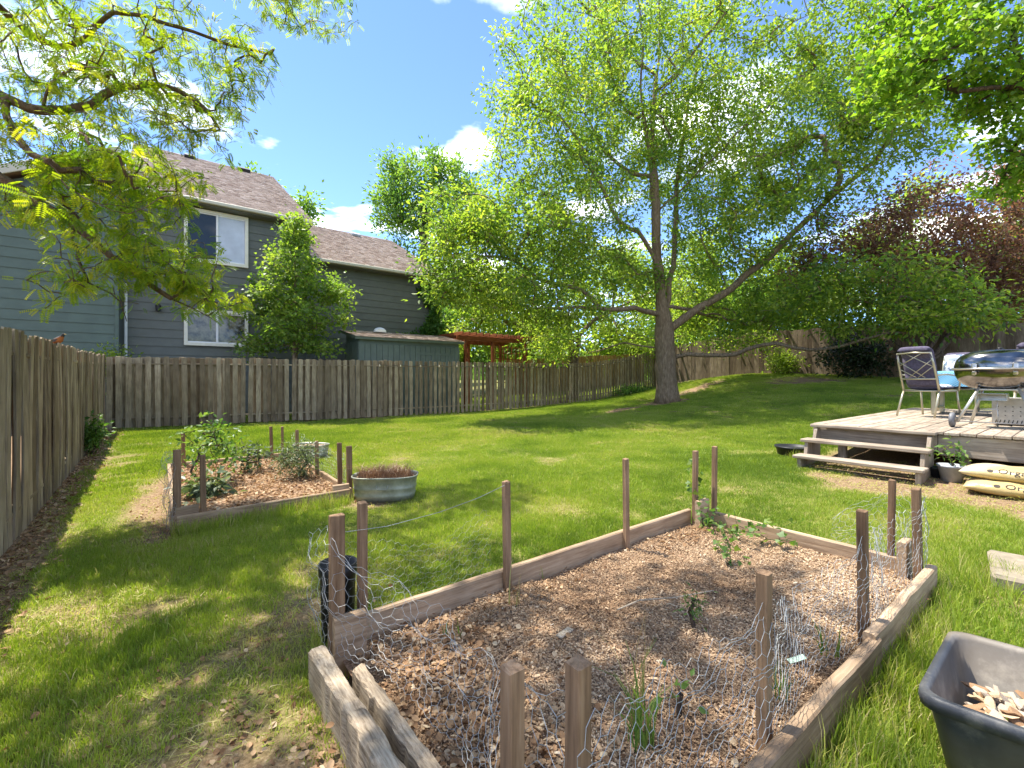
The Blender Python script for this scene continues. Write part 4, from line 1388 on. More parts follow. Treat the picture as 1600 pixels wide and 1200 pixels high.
def plum():
    """dark purple-leaved tree with several stems at the far right"""
    T = Tree()
    base = Vector((18.9, 3.6, gz(18.9, 3.6) - .05))
    T.chain([base, base + Vector((-.03, .05, .35))], None, .15)
    for (px, d1) in (([(1455, 500), (1440, 430), (1420, 350), (1440, 290), (1470, 230)], 15), ([(1478, 490), (1490, 400), (1500, 300), (1520, 240)], 15.8), ([(1500, 500), (1545, 420), (1580, 330), (1610, 260)], 14.8), ([(1440, 480), (1390, 420), (1350, 360), (1300, 330)], 15.2), ([(1500, 520), (1580, 480), (1640, 420)], 14.6)):
        limb(T, px, 14.9, d1, 1, .3, .03)
    blobs = [(1480, 330, 15.2, 110, 80, 1.8, 120), (1560, 360, 15.0, 80, 90, 1.6, 110), (1400, 380, 15.2, 100, 70, 1.6, 110), (1310, 380, 15.6, 80, 55, 1.3, 70), (1480, 430, 15.2, 130, 60, 1.6, 150), (1580, 450, 14.8, 70, 60, 1.5, 110), (1540, 480, 15.0, 70, 30, 1.2, 40), (1270, 420, 15.8, 50, 40, 1.0, 34), (1620, 300, 15, 60, 80, 1.5, 50), (1500, 500, 15.2, 90, 30, 1.2, 30)]
    pts = thin_out(blob_points(blobs, 1.0, 51), .2)
    tips = T.fill(pts, .35, .06, .3)
    print('plum twigs', len(tips))
    tree_thing('plum_tree', 'dark purple-brown leaved tree with several stems against the far fence', tuple(base), T, tips, M_PLUM, M_BARK_D, .16, dict(per=40, spread=.24, size=.125, width=.5, tint=(.5, .28), seed=9), r_tip=.005)
plum()

def young_maple():
    T = Tree()
    b = P(461, 560, 14.4)
    base = Vector((b.x, b.y, gz(b.x, b.y) - .05))
    k = lambda v: P(461, v, 14.4)
    T.chain([base, k(560), k(480), k(420), k(350)], None, .25, .015)
    blobs = [(463, 372, 14.4, 28, 30, .6, 50), (462, 410, 14.4, 42, 35, .9, 70), (455, 450, 14.4, 65, 35, 1.2, 85), (420, 480, 14.2, 45, 30, 1.0, 55), (520, 455, 14.5, 48, 22, .9, 48), (500, 490, 14.4, 55, 30, 1.2, 60), (450, 520, 14.4, 60, 32, 1.3, 80), (400, 540, 14.3, 35, 20, .8, 26), (500, 545, 14.4, 35, 16, .9, 24), (462, 345, 14.4, 14, 14, .3, 12)]
    pts = thin_out(blob_points(blobs, 1.0, 61), .13)
    tips = T.fill(pts, .25, .08, .5, skip=3)
    tree_thing('young_maple_tree', 'young leafy tree with narrow top growing close in front of the house wall', tuple(base), T, tips, M_YOUNG, M_BARK, .085, dict(per=24, spread=.15, size=.10, tv=MAPLE_V, tf=MAPLE_F, width=.9, tint=(.5, .26), seed=11), r_tip=.004)
young_maple()

def poplar():
    D = 33
    T = Tree()
    b = P(665, 600, D)
    base = Vector((b.x, b.y, gz(b.x, b.y)))
    k = lambda u, v: P(u, v, D)
    T.chain([base, k(665, 500), k(663, 400), k(660, 300), k(655, 240)], None, .8, .04)
    blobs = [(612, 258, D, 20, 28, 1.2, 20), (610, 310, D, 38, 34, 2, 44), (640, 290, D, 40, 45, 2, 54), (680, 270, D, 25, 45, 1.6, 40), (715, 285, D, 28, 38, 1.6, 36), (740, 300, D, 22, 28, 1.3, 22), (660, 340, D, 70, 38, 2.5, 80), (620, 345, D, 40, 25, 2, 26), (740, 350, D, 50, 40, 2.0, 40), (670, 420, D, 90, 60, 3, 60)]
    pts = thin_out(blob_points(blobs, 1.0, 71), .4)
    tips = T.fill(pts, .8, .1, .7, skip=4)
    tree_thing('poplar_tree', 'tall deep green tree rising behind the lower roof against open sky', tuple(base), T, tips, M_POPLAR, M_BARK_D, .3, dict(per=36, spread=.40, size=.27, width=.5, tint=(.55, .27), seed=13, up=.4, droop=-.3), r_tip=.012)
poplar()

def multi_tree():
    """leafy tree with two leaning stems just behind the picket fence"""
    T = Tree()
    D = 22.3
    b = P(896, 575, D)
    base = Vector((b.x, b.y, gz(b.x, b.y)))
    T.chain([base, P(898, 560, D)], None, .3)
    limb(T, [(903, 540), (904, 500), (900, 450), (890, 390)], D, D + .5, 1, .4, .03)
    limb(T, [(892, 540), (882, 480), (872, 420), (850, 370)], D, D - .8, 1, .4, .03)
    limb(T, [(930, 500), (990, 470), (1040, 440)], D, D + 1.5, T.nearest(P(903, 520, D)), .4, .03)
    blobs = [(800, 470, D - .5, 60, 50, 2, 60), (850, 520, D - 1.0, 60, 40, 1.8, 60), (760, 500, D, 50, 50, 1.8, 50), (740, 440, D, 50, 50, 1.8, 44), (850, 420, D + 1, 70, 60, 2.5, 60), (930, 420, D + 1.5, 80, 60, 2.5, 60), (960, 500, D + 1.5, 70, 40, 2.2, 50), (720, 530, D, 30, 25, 1.2, 16), (1060, 470, D + 2.5, 80, 50, 2, 50), (1000, 540, D + 1.5, 50, 22, 1.5, 22)]
    pts = thin_out(blob_points(blobs, 1.0, 81), .35)
    tips = T.fill(pts, .6, .08, .4, skip=2)
    tree_thing('twin_stem_tree', 'tree with two leaning stems just behind the picket fence beside the pergola', tuple(base), T, tips, M_BGLEAF, M_BARK, .22, dict(per=32, spread=.36, size=.18, width=.5, tint=(.5, .26), seed=15), r_tip=.008)
multi_tree()

def bg_tree(label, u, vtop, D, wpx, hpx, leaf, seed, name='background_tree', dens=1.0, per=30, vbase=590):
    """round-crowned tree in the gardens beyond"""
    r = random.Random(seed)
    T = Tree()
    b = P(u, vbase, D)
    base = Vector((b.x, b.y, gz(b.x, b.y) - .1))
    top = P(u, vtop + hpx * .35, D)
    T.chain([base, base.lerp(top, .4) + Vector((r.uniform(-.3, .3), r.uniform(-.3, .3), 0)), top], None, .7, .05)
    blobs = []
    for i in range(9):
        a = r.uniform(-1, 1); q = r.uniform(0, 1)
        blobs.append((u + a * wpx * .33 * (1 - .4 * abs(q - .5)), vtop + hpx * (.15 + .7 * q), D + r.uniform(-1, 1) * wpx / F_PX * D * .25, wpx * r.uniform(.16, .3), hpx * r.uniform(.12, .24), wpx / F_PX * D * r.uniform(.15, .26), 30 * dens))
    k = D / F_PX
    pts = thin_out(blob_points(blobs, 1.0, seed), .012 * D + .1)
    tips = T.fill(pts, 1.0, .08, .5, skip=2)
    return tree_thing(name, label, tuple(base), T, tips, leaf, M_BARK_D, .012 * hpx * k + .04, dict(per=per, spread=.018 * D, size=.0095 * D, width=.55, tint=(.5, .27), seed=seed), r_tip=.01)

bg_tree('bright yellow-green tree beyond the yard corner, right of the big trunk', 1120, 360, 27, 170, 190, M_BGLEAF, 101, dens=1.3)
bg_tree('loose light green tree beyond the tall grey fence, between big tree and plum', 1235, 340, 26, 150, 200, M_BGLEAF, 102, dens=1.2)
bg_tree('pale green tree showing through the plum stems behind the tall fence', 1400, 270, 25, 190, 260, M_BGLEAF, 103, dens=1.2)
bg_tree('green tree behind the tall fence at the picture edge, beyond the grill', 1590, 250, 22, 180, 280, M_MAPLE, 104, dens=1.1)
bg_tree('small round tree top peeping over the upper roof ridge', 392, 262, 40, 34, 60, M_POPLAR, 105, dens=.6, per=40)
bg_tree('tree top leaning out behind the end of the upper roof', 470, 296, 36, 52, 110, M_POPLAR, 106, dens=.7, per=40)
bg_tree('tree filling the view behind the pergola', 770, 400, 30, 170, 190, M_BGLEAF, 107, dens=1.2)
bg_tree('leafy tree behind the tan fence, left of the big trunk', 960, 360, 31, 190, 230, M_BGLEAF, 108, dens=1.2)
bg_tree('dark green tree deep behind the big trunk', 1050, 400, 36, 180, 190, M_POPLAR, 109, dens=1.2)

for k_, (u_, v_, D_, w_, h_, lab_) in enumerate(((1185, 440, 24, 130, 130, 'rounded bush top right behind the grey fence beside the corner'), (1290, 430, 24, 150, 140, 'rounded bush top behind the middle of the grey fence'), (1420, 420, 23, 150, 150, 'rounded bush top behind the grey fence above the dark bush'), (1540, 420, 21, 160, 150, 'rounded bush top behind the grey fence above the grill'), (700, 470, 27, 110, 110, 'bush behind the shed beside the pergola'), (830, 480, 29, 130, 100, 'bush showing through the pergola lattice'))):
    bg_tree(lab_, u_, v_, D_, w_, h_, M_BGLEAF if k_ % 2 else M_POPLAR, 120 + k_, name='tall_bush', dens=.9, per=34)
def treeline():
    """far-off wood closing the horizon round about"""
    r = np.random.default_rng(77)
    n = 900
    a = r.random(n) * 2 * math.pi
    d = 70 + r.random(n) * 40
    c = np.c_[np.cos(a) * d, np.sin(a) * d, 1 + r.random(n) * 6.5]
    per = 60
    pos = np.repeat(c, per, 0) + r.normal(0, 1, (n * per, 3)) * np.array([2.2, 2.2, 1.5])
    M = frames(r.normal(0, 1, (n * per, 3)), r.normal(0, .6, (n * per, 3)) + np.array([0, 0, .6]))
    M = M * (.9 + .6 * r.random(n * per))[:, None, None]
    V, Fq, tn = stamp(LEAF_V, LEAF_F, M, pos, np.clip(r.normal(.4, .25, n * per), 0, 1))
    o = link('treeline', np_mesh('treeline', V, Fq, tn), M_POPLAR)
    set_props(o, 'far-off wood closing the horizon', 'treeline', kind='stuff')
treeline()

# ------------------------------------------------------------------ shrubs, vines and weeds
def bush(name, label, c, r, n, leaf, mat, seed, cat='shrub', tv=LEAF_V, tf=LEAF_F, width=.55, stems=7, bark=None, per=22, spread=None, group=None, tint=(.5, .26)):
    """shrub: stems from one foot, leafy tips in an ellipsoid of radii r about c (c above the foot)"""
    g = gz(c[0], c[1])
    base = Vector((c[0], c[1], g - .02))
    T = Tree()
    T.chain([base, base + Vector((0, 0, .05))], None, .05)
    pts = ell_points([(c[0], c[1], g + c[2], r[0], r[1], r[2], n)], 1.0, seed)
    pts = pts[pts[:, 2] > g + .03]
    tips = T.fill(pts, .12, .05, .2)
    root = empty(name, base, 0, label, cat, group)
    b = np.array(base)
    T.p = [q - b for q in T.p]
    T.wood('stem', bark or M_BARK_D, root, .012 + .01 * max(r), .0025, flare=1.0)
    tp = np.array([T.p[i] for i in tips]); pp = np.array([T.p[T.par[i]] for i in tips])
    leaves('foliage', mat, root, tp, pp, per, spread or leaf * 1.1, leaf, tv, tf, width, tint=tint, seed=seed)
    return root

def at_ground(u, v, it=6):
    """point of the yard's surface seen at pixel (u, v)"""
    d = 8.0
    for d in np.arange(1.0, 40, .02):
        p = P(u, v, d)
        if p.z <= gz(p.x, p.y):
            return p
    return p

q = at_ground(136, 712)
bush('corner_weed', 'leafy green weed clump growing against the side fence near its corner', (q.x + .05, q.y, .36), (.16, .18, .34), 60, .075, M_SHRUB, 201, per=12)
bush('garden_shrub', 'tall leafy plant in the smaller raised bed behind its wire-wrapped post', (.50, 6.9, .52), (.36, .40, .42), 62, .065, M_SHRUB, 202, per=9)
bush('garden_shrub', 'pale low leafy plant beside the tall one in the smaller raised bed', (1.0, 7.3, .26), (.30, .3, .20), 40, .06, M_SAGE, 203, per=9)
bush('garden_shrub', 'broad-leaved white-green plant at the front corner of the smaller raised bed', (.42, 6.0, .20), (.16, .16, .14), 28, .10, M_SAGE, 204, per=9)
bush('garden_shrub', 'feathery grey-green weed at the centre right of the smaller raised bed', (1.42, 6.5, .32), (.28, .34, .26), 110, .05, M_SAGE, 205, per=16, width=.25)
q = at_ground(1130, 588)
bush('corner_bush', 'light green bush in the yard corner behind the big trunk', (q.x + .5, q.y + .9, .85), (1.5, 1.5, .9), 280, .13, M_BGLEAF, 206, per=18, spread=.2)
q = at_ground(1225, 585)
bush('corner_bush', 'small yellow-green bush at the foot of the tall grey fence', (q.x - .1, q.y, .5), (.7, .8, .55), 90, .11, M_BGLEAF, 207, per=16, spread=.18)
q = at_ground(1385, 590)
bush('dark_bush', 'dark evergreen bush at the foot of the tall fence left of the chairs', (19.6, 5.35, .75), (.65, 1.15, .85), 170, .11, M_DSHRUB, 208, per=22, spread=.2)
bush('ground_ivy', 'dark ivy spilling along the foot of the picket fence near the big trunk', (18.0, 13.75, .16), (1.7, .45, .22), 150, .085, M_IVY, 209, per=12, cat='ivy', spread=.12)
bush('roof_shrub', 'bush behind the side fence corner showing above the boards', (-.9, 15.4, 1.55), (.7, .5, .45), 60, .10, M_BGLEAF, 210, per=14, spread=.15)

def ivy_vine():
    root = empty('wall_vine', (9.2, HY - .03, .3), 0, 'green vine climbing the corner of the house lower wing above the shed', 'vine')
    r = np.random.default_rng(91)
    blobs = [(9.15, 4.9, .28, .5, 70), (8.9, 5.1, .45, .22, 40), (9.2, 4.0, .28, .6, 70), (9.0, 3.3, .45, .35, 70), (8.4, 2.95, .75, .25, 80), (7.8, 2.8, .5, .14, 36), (9.3, 2.6, .2, .5, 30), (9.2, 1.4, .2, .8, 30)]
    T = Tree()
    T.chain([(0, 0, 0), (.05, -.03, 1.5), (.0, -.03, 3.0), (.02, -.03, 4.9)], None, .2, .01)
    pts = []
    for (x, z, rx, rz, n) in blobs:
        a = r.normal(0, .55, (n, 2))
        pts.append(np.c_[x - 9.2 + a[:, 0] * rx, -.06 - .12 * r.random(n), z - .3 + a[:, 1] * rz])
    pts = thin_out(np.concatenate(pts), .06)
    tips = T.fill(pts, .2, .02, .3)
    T.wood('stem', M_BARK_D, root, .03, .003, flare=1)
    tp = np.array([T.p[i] for i in tips]); pp = np.array([T.p[T.par[i]] for i in tips])
    leaves('foliage', M_IVY, root, tp, pp, 12, .07, .14, MAPLE_V, MAPLE_F, .95, up=.1, droop=.9, seed=92, squash=1.0)
ivy_vine()

# ================================================================== RAISED BEDS
def timber(parent, name, a, b, h, t, ztop, mat, cham=.008, rag=0.0, seed=0, n=10):
    """plank on edge from a to b (x, y), top at ztop (pair or number); rag makes the faces eaten and split"""
    a, b = Vector((a[0], a[1], 0)), Vector((b[0], b[1], 0))
    L_ = (b - a).length
    za, zb = (ztop, ztop) if isinstance(ztop, (int, float)) else ztop
    r = random.Random(seed)
    vs_, fs_ = [], []
    c = cham
    sec = [(-h / 2, -t / 2 + c), (-h / 2, t / 2 - c), (-h / 2 + c, t / 2), (h / 2 - c, t / 2), (h / 2, t / 2 - c), (h / 2, -t / 2 + c), (h / 2 - c, -t / 2), (-h / 2 + c, -t / 2)]
    for i in range(n + 1):
        z = L_ * i / n - L_ / 2
        wob = r.uniform(-.003, .003)
        for (x, y) in sec:
            j = lambda: r.uniform(-rag, rag)
            vs_.append((x + wob + j() - (abs(j()) * 1.5 if x > 0 else 0), y + wob + j(), z + (j() * 1.5 if i in (0, n) else 0)))
    k = len(sec)
    for i in range(n):
        for j in range(k):
            fs_.append((i * k + j, i * k + (j + 1) % k, (i + 1) * k + (j + 1) % k, (i + 1) * k + j))
    fs_.append(tuple(range(k - 1, -1, -1))); fs_.append(tuple(range(n * k, n * k + k)))
    o = MB().add(vs_, fs_).build(name, mat, parent)
    mid = (a + b) / 2
    d = Vector((b.x - a.x, b.y - a.y, zb - za)).normalized()
    up = Vector((0, 0, 1)); up = (up - d * up.dot(d)).normalized()
    y = d.cross(up)
    M = Matrix((up, y, d)).transposed().to_4x4()
    M.translation = Vector((mid.x, mid.y, (za + zb) / 2 - h / 2))
    o.matrix_local = M
    return o

def stake(parent, x, y, z0, z1, w=.045, t=.04, lean=(0, 0), rz=0.0, mat=None):
    h = z1 - z0
    m = MB().box((0, 0, h / 2), (w, t, h), cham=.004)
    m.v = [(p[0], p[1], p[2] + (random.uniform(-.004, .004) if p[2] > h * .9 else 0)) for p in m.v]
    o = m.build('stake', mat or M_STAKE, parent)
    o.location = (x, y, z0)
    o.rotation_euler = (lean[0], lean[1], rz)
    return o

x0, x1, y0, y1 = BED
bed = empty('raised_bed', (0, 0, 0), 0, 'large timber raised garden bed full of bark mulch in front of the steps', 'garden bed')
timber(bed, 'plank', (x0 + .05, y1), (1.74, y1), .17, .042, .205, M_BED, seed=1)
timber(bed, 'plank', (1.75, y1 + .004), (x1 - .1, y1), .17, .042, (.205, .215), M_BED, seed=2)
timber(bed, 'plank', (x1, y1 - .02), (x1, y0 + .15), .17, .045, (.215, .205), M_BED, seed=3)
timber(bed, 'plank', (x1 - .02, y0), (2.62, y0), .22, .05, (.215, .21), M_BED, seed=4)
timber(bed, 'plank', (2.66, y0 - .012), (.75, y0), .20, .05, (.19, .20), M_BED, seed=5)
timber(bed, 'rotten_plank', (x0 - .035, y1 - .12), (x0 - .02, y0), .24, .07, (.18, .20), M_ROT, rag=.004, seed=6, n=40, cham=.010)
timber(bed, 'rotten_plank', (x0 + .075, y1 - .34), (x0 + .08, y0 + .1), .20, .055, (.165, .19), M_ROT, rag=.004, seed=7, n=34, cham=.008)
for (cx, cy, w, h) in ((x1 - .05, y1 - .10, .15, .31), (x1 - .05, y0 + .13, .15, .34), (x0 + .12, y1 - .09, .15, .27)):
    timber(bed, 'corner_block', (cx - w / 2, cy), (cx + w / 2, cy), .30, .05, h, M_BED, seed=int(h * 100), n=3)
for (x, y, zt, w, t) in ((.675, 2.255, .75, .068, .04), (.83, 2.345, .755, .045, .04), (1.71, 2.255, .765, .045, .038), (2.87, 2.255, .775, .042, .038), (3.835, 2.25, .75, .045, .04), (3.925, 2.12, .795, .035, .04),
                        (3.92, .875, .715, .04, .038), (3.83, .71, .70, .075, .042), (2.79, .725, .745, .042, .042), (1.68, .725, .72, .042, .042), (.745, .725, .772, .045, .045), (.665, .86, .715, .045, .045)):
    stake(bed, x, y, -.05, zt, w, t, (random.uniform(-.02, .02), random.uniform(-.02, .02)), random.uniform(-.05, .05))

def bed_fill(name, label, b, z, mat, amp=.03, inset=.02):
    xs = np.linspace(b[0] + inset, b[1] - inset, 60); ys = np.linspace(b[2] + inset, b[3] - inset, 40)
    X, Y = np.meshgrid(xs, ys)
    Z = z + amp * (vnoise(X, Y, 2.2) - .5) * 2 + .012 * (vnoise(X, Y, 9) - .5)
    I = np.arange(X.size).reshape(X.shape)
    Fq = np.stack([I[:-1, :-1], I[:-1, 1:], I[1:, 1:], I[1:, :-1]], -1).reshape(-1, 4)
    o = link(name, np_mesh(name, np.c_[X.ravel(), Y.ravel(), Z.ravel()], Fq, smooth=True), mat)
    set_props(o, label, 'mulch', kind='stuff')
    return lambda x, y: z + amp * (vnoise(x, y, 2.2) - .5) * 2 + .012 * (vnoise(x, y, 9) - .5)
fillz = bed_fill('mulch_soil', 'dark soil under the mulch of the large bed', (x0 + .06, x1, y0, y1), .085, M_FILL)

# smaller bed further back
a0, a1, b0, b1 = BED2
bed2 = empty('raised_bed', (0, 0, 0), 0, 'smaller weedy timber raised bed near the picket fence', 'garden bed')
timber(bed2, 'plank', (a0 + .02, b0), (a1 - .02, b0), .17, .042, (.13, .15), M_BED, seed=11)
timber(bed2, 'plank', (a1, b0 + .02), (a1, b1 - .02), .15, .042, (.15, .17), M_BED, seed=12)
timber(bed2, 'plank', (a1 - .02, b1), (a0 + .02, b1), .15, .042, (.17, .17), M_BED, seed=13)
timber(bed2, 'plank', (a0, b1 - .02), (a0, b0 + .02), .15, .042, (.17, .13), M_BED, seed=14)
for (cx, cy) in ((a0 + .10, b0 + .06), (a1 - .10, b0 + .06)):
    timber(bed2, 'corner_block', (cx - .09, cy), (cx + .09, cy), .22, .045, .20, M_BED, seed=15, n=3)
for (x, y, zt, w) in ((.12, 5.28, .74, .06), (.135, 5.42, .72, .05), (.33, 5.26, .67, .048), (1.45, 8.3, .62, .045), (1.60, 8.28, .61, .035), (1.70, 7.7, .60, .045), (1.70, 6.55, .55, .045), (1.70, 5.55, .64, .05), (1.75, 5.36, .62, .06), (.28, 8.3, .60, .05)):
    stake(bed2, x, y, -.05, zt, w, .04, (random.uniform(-.03, .03), random.uniform(-.03, .03)))
fillz2 = bed_fill('bed_soil', 'brown leafy soil filling the smaller bed', BED2, .10, M_FILL, .02)

# ------------------------------------------------------------------ chicken wire
def chicken_wire(label, path, height, cell=.052, sag=None, thick=.00095, seed=1, crumple=.012):
    """hexagon netting along path [(x, y, z foot, height, lean dx, lean dy)]; sag lowers it between the ends"""
    r = random.Random(seed)
    P_ = [Vector(p[:3]) for p in path]
    s = [0]
    for i in range(1, len(P_)):
        s.append(s[-1] + (P_[i] - P_[i - 1]).length)
    Ln = s[-1]
    def at(u, h):
        u = min(max(u, 0), Ln)
        z = [float(np.interp(u, s, [q[k] for q in path])) for k in range(len(path[0]))]
        f = h
        hh = z[3] * f
        cr = crumple * (math.sin(u * 23 + h * 9 + seed) + math.sin(u * 11 - h * 14 + 2 * seed)) * (.3 + h)
        return Vector((z[0] + z[4] * f + cr, z[1] + z[5] * f + cr * .7, z[2] + hh + .3 * cr))
    rows = max(3, int(height / (cell * .8)))
    cols = int(Ln / cell)
    vid, V, F = {}, [], []
    def vert(i, j):
        k = (i, j)
        if k not in vid:
            # brick-shaped hexagon lattice
            up = ((i + j + 1) % 2) * cell * .30
            h = (j * cell * .8 + up) / (rows * cell * .8 + cell * .3)
            V.append(at(i * cell * .5, min(h, 1.0)))
            vid[k] = len(V) - 1
        return vid[k]
    for j in range(rows):
        for i in range(0, cols * 2 - 2):
            if (i + j) % 2 == 0:
                F.append((vert(i, j), vert(i + 1, j), vert(i + 2, j), vert(i + 2, j + 1), vert(i + 1, j + 1), vert(i, j + 1)))
    me = bpy.data.meshes.new('chicken_wire')
    me.from_pydata(V, [], F); me.update()
    o = link('chicken_wire', me, M_WIRE)
    w = o.modifiers.new('wire', 'WIREFRAME')
    w.thickness = thick * 2
    w.use_even_offset = False
    w.use_boundary = True
    w.use_replace = True
    set_props(o, label, 'chicken wire')
    return o

chicken_wire('crumpled chicken wire collapsing off the corner stake over the rotten timber', [(.60, 2.42, .18, .46, -.03, .0), (.64, 2.22, .10, .58, -.02, .02), (.70, 2.05, .12, .40, .10, .0), (.78, 1.75, .14, .20, .22, .05), (.80, 1.35, .13, .16, .24, .08), (.74, 1.05, .13, .34, .10, .02), (.69, .86, .12, .56, .0, .0), (.72, .70, .12, .60, .0, -.02)], .52, seed=1, crumple=.02)
chicken_wire('loose chicken wire strung along the near side of the large bed', [(.70, .69, .12, .58, 0, -.02), (.80, .69, .12, .56, .0, -.01), (1.2, .73, .12, .42, .02, .05), (1.68, .695, .12, .50, 0, 0), (2.2, .76, .12, .34, .0, .06), (2.79, .695, .12, .52, 0, 0), (3.3, .74, .12, .42, 0, .04), (3.84, .675, .12, .52, 0, 0), (3.97, .70, .12, .52, .0, 0), (3.98, .95, .12, .50, .02, 0), (3.97, 1.3, .10, .20, .03, 0)], .5, seed=2, crumple=.016)
chicken_wire('fine chicken wire along the far side of the large bed between stakes', [(.62, 2.36, .12, .46, 0, .02), (.85, 2.39, .10, .44, 0, .02), (1.3, 2.37, .08, .34, 0, .04), (1.70, 2.30, .10, .56, 0, .0)], .48, seed=3, thick=.0005, crumple=.008)
chicken_wire('bunched roll of chicken wire wrapped round the corner post of the smaller bed', [(.02, 5.50, .02, .66, 0, 0), (.05, 5.26, .02, .72, 0, 0), (.10, 5.20, .02, .70, 0, 0), (.06, 5.25, .02, .66, .02, 0), (.08, 5.38, .02, .64, 0, .03), (.04, 5.60, .04, .58, 0, 0)], .66, cell=.042, seed=4, crumple=.02)
chicken_wire('chicken wire along the tub side of the smaller bed', [(1.76, 5.40, .10, .42, 0, 0), (1.76, 6.0, .12, .34, .03, 0), (1.74, 6.55, .12, .40, 0, 0), (1.76, 7.2, .13, .34, .03, 0), (1.74, 7.7, .14, .40, 0, 0), (1.72, 8.3, .14, .36, 0, 0)], .42, seed=5, thick=.0007)
chicken_wire('strip of chicken wire stapled under the lowest step', [(6.83, 2.5, .16, .10, 0, 0), (6.82, 1.9, .16, .09, 0, 0), (6.83, 1.3, .15, .10, 0, 0)], .13, cell=.07, seed=6, crumple=.004)
tw = MB().tube([(1.71, 2.24, .755), (1.5, 2.27, .69), (1.25, 2.29, .645), (.95, 2.31, .62), (.70, 2.30, .64)], .0016, 4).build('wire_strand', M_WIRE)
set_props(tw, 'thin slack wire drooping from the tall stake towards the corner stake', 'wire')

# ------------------------------------------------------------------ tubs, pots, bin
def galv_tub(label, loc, rz, sx, sy, h, name='wash_tub'):
    t = empty(name, loc, rz, label, 'tub')
    prof = [(.02, .01), (.86, .01), (.87, 0), (.90, h * .25), (.925, h * .30), (.905, h * .34), (.93, h * .52), (.955, h * .57), (.935, h * .61), (.97, h * .92), (1.0, h * .95), (1.015, h), (.985, h + .004), (.965, h * .93), (.93, h * .6), (.91, h * .8 - .03)]
    b = MB().lathe([(r, z) for r, z in prof[:14]] + [(.90, h * .3)], 48, (0, 0, 0), sx, sy, power=3.0)
    b.build('body', M_GALV, t, True)
    for s in (-1, 1):
        y = s * sy * .985
        pts = [(-.06, y, h * .72), (-.06, y + s * .02, h * .66), (-.05, y + s * .03, h * .60), (.05, y + s * .03, h * .60), (.06, y + s * .02, h * .66), (.06, y, h * .72)]
        MB().tube(pts, .006, 6).build('handle', M_GALV, t)
    MB().lathe([(.01, h * .92), (.6, h * .93), (.94, h * .88)], 32, (0, 0, 0), sx * .98, sy * .98, power=3.0).build('soil', M_FILL, t)
    return t

def dry_plant(name, label, loc, n, h, rx, ry, mat, seed, w=.003, spread=.5, cat='plant', bend=.25, rz=0.0, n_leaf=0):
    """tuft of stems or blades: thin tapered curved strips"""
    r = np.random.default_rng(seed)
    root = None
    V, F, T = [], [], []
    for i in range(n):
        a = r.random() * 6.283; q = math.sqrt(r.random())
        bx, by = math.cos(a) * q * rx, math.sin(a) * q * ry
        bx, by = bx * math.cos(rz) - by * math.sin(rz), bx * math.sin(rz) + by * math.cos(rz)
        hh = h * (.5 + .6 * r.random())
        a2 = r.random() * 6.283
        dx, dy = math.cos(a2) * spread * hh * r.random(), math.sin(a2) * spread * hh * r.random()
        pa = r.random() * 6.283
        px, py = math.cos(pa), math.sin(pa)
        o = len(V); t0 = float(r.random())
        for k in range(4):
            s = k / 3
            ww = w * (1 - .8 * s) * (.7 + .6 * t0)
            z = hh * s * (1 - bend * s * s)
            cx, cy_ = bx + dx * s * s, by + dy * s * s
            V += [(cx - px * ww, cy_ - py * ww, z), (cx + px * ww, cy_ + py * ww, z)]
            T += [t0, t0]
        for k in range(3):
            F.append((o + 2 * k, o + 2 * k + 1, o + 2 * k + 3, o + 2 * k + 2))
    ob = link(name, np_mesh(name, np.array(V), np.array(F), np.array(T)), mat)
    ob.location = loc
    set_props(ob, label, cat)
    return ob

tp_ = at_ground(600, 786)
galv_tub('large oval galvanised tub of dead stems beside the smaller bed', (tp_.x + .08, tp_.y + .15, tp_.z - .01), R(-YAW + 6), .37, .24, .30)
dry_plant('dead_plant', 'reddish dead stems sticking out of the large galvanised tub', (tp_.x + .08, tp_.y + .15, tp_.z + .26), 900, .19, .31, .19, M_DRYSTEM, 5, w=.0032, spread=1.6, cat='dead plant', rz=R(-YAW + 6))
galv_tub('small galvanised tub behind the far corner of the smaller bed', (2.05, 8.30, gz(2.05, 8.3)), R(-50), .30, .20, .22)
dry_plant('dry_weed', 'tall yellow dry weed by the far tub at the smaller bed', (1.86, 6.05, .05), 16, .62, .05, .05, M_STRAW, 6, w=.005, spread=.5, cat='weed')

def pot(label, loc, r0, r1, h, mat, name='plant_pot', lean=(0, 0)):
    m = MB().lathe([(.001, .004), (r0, 0), (r1 * .97, h * .86), (r1 * 1.05, h * .87), (r1 * 1.06, h), (r1 * .97, h), (r1 * .93, h * .84), (.001, h * .80)], 28, (0, 0, 0))
    o = m.build(name, mat, None, True)
    o.location = loc
    o.rotation_euler = (lean[0], lean[1], 0)
    set_props(o, label, 'pot')
    return o
pot('black nursery pot standing behind the corner stakes of the large bed', (.745, 2.47, 0), .078, .092, .43, M_BLACK)
pq = at_ground(1480, 748)
pot('grey pot with a leafy plant beside the steps under the deck', (7.28, 1.06, gz(7.28, 1.06) - .01), .09, .125, .19, M_GREY)
pot('dark pot tucked against the step stringer beside the grey pot', (7.36, 1.18 + .02, gz(7.36, 1.2) - .02), .06, .08, .14, M_BLACK)
hb = pot('brown half-barrel planter sunk beside the left end of the steps', (7.62, 2.86, gz(7.6, 2.9) - .02), .20, .24, .17, M_BLACK, name='barrel_planter')
bush('potted_plant', 'leafy seedling growing in the grey pot beside the steps', (7.28, 1.06, .32), (.09, .09, .12), 14, .07, M_WEED, 231, per=5, cat='plant')

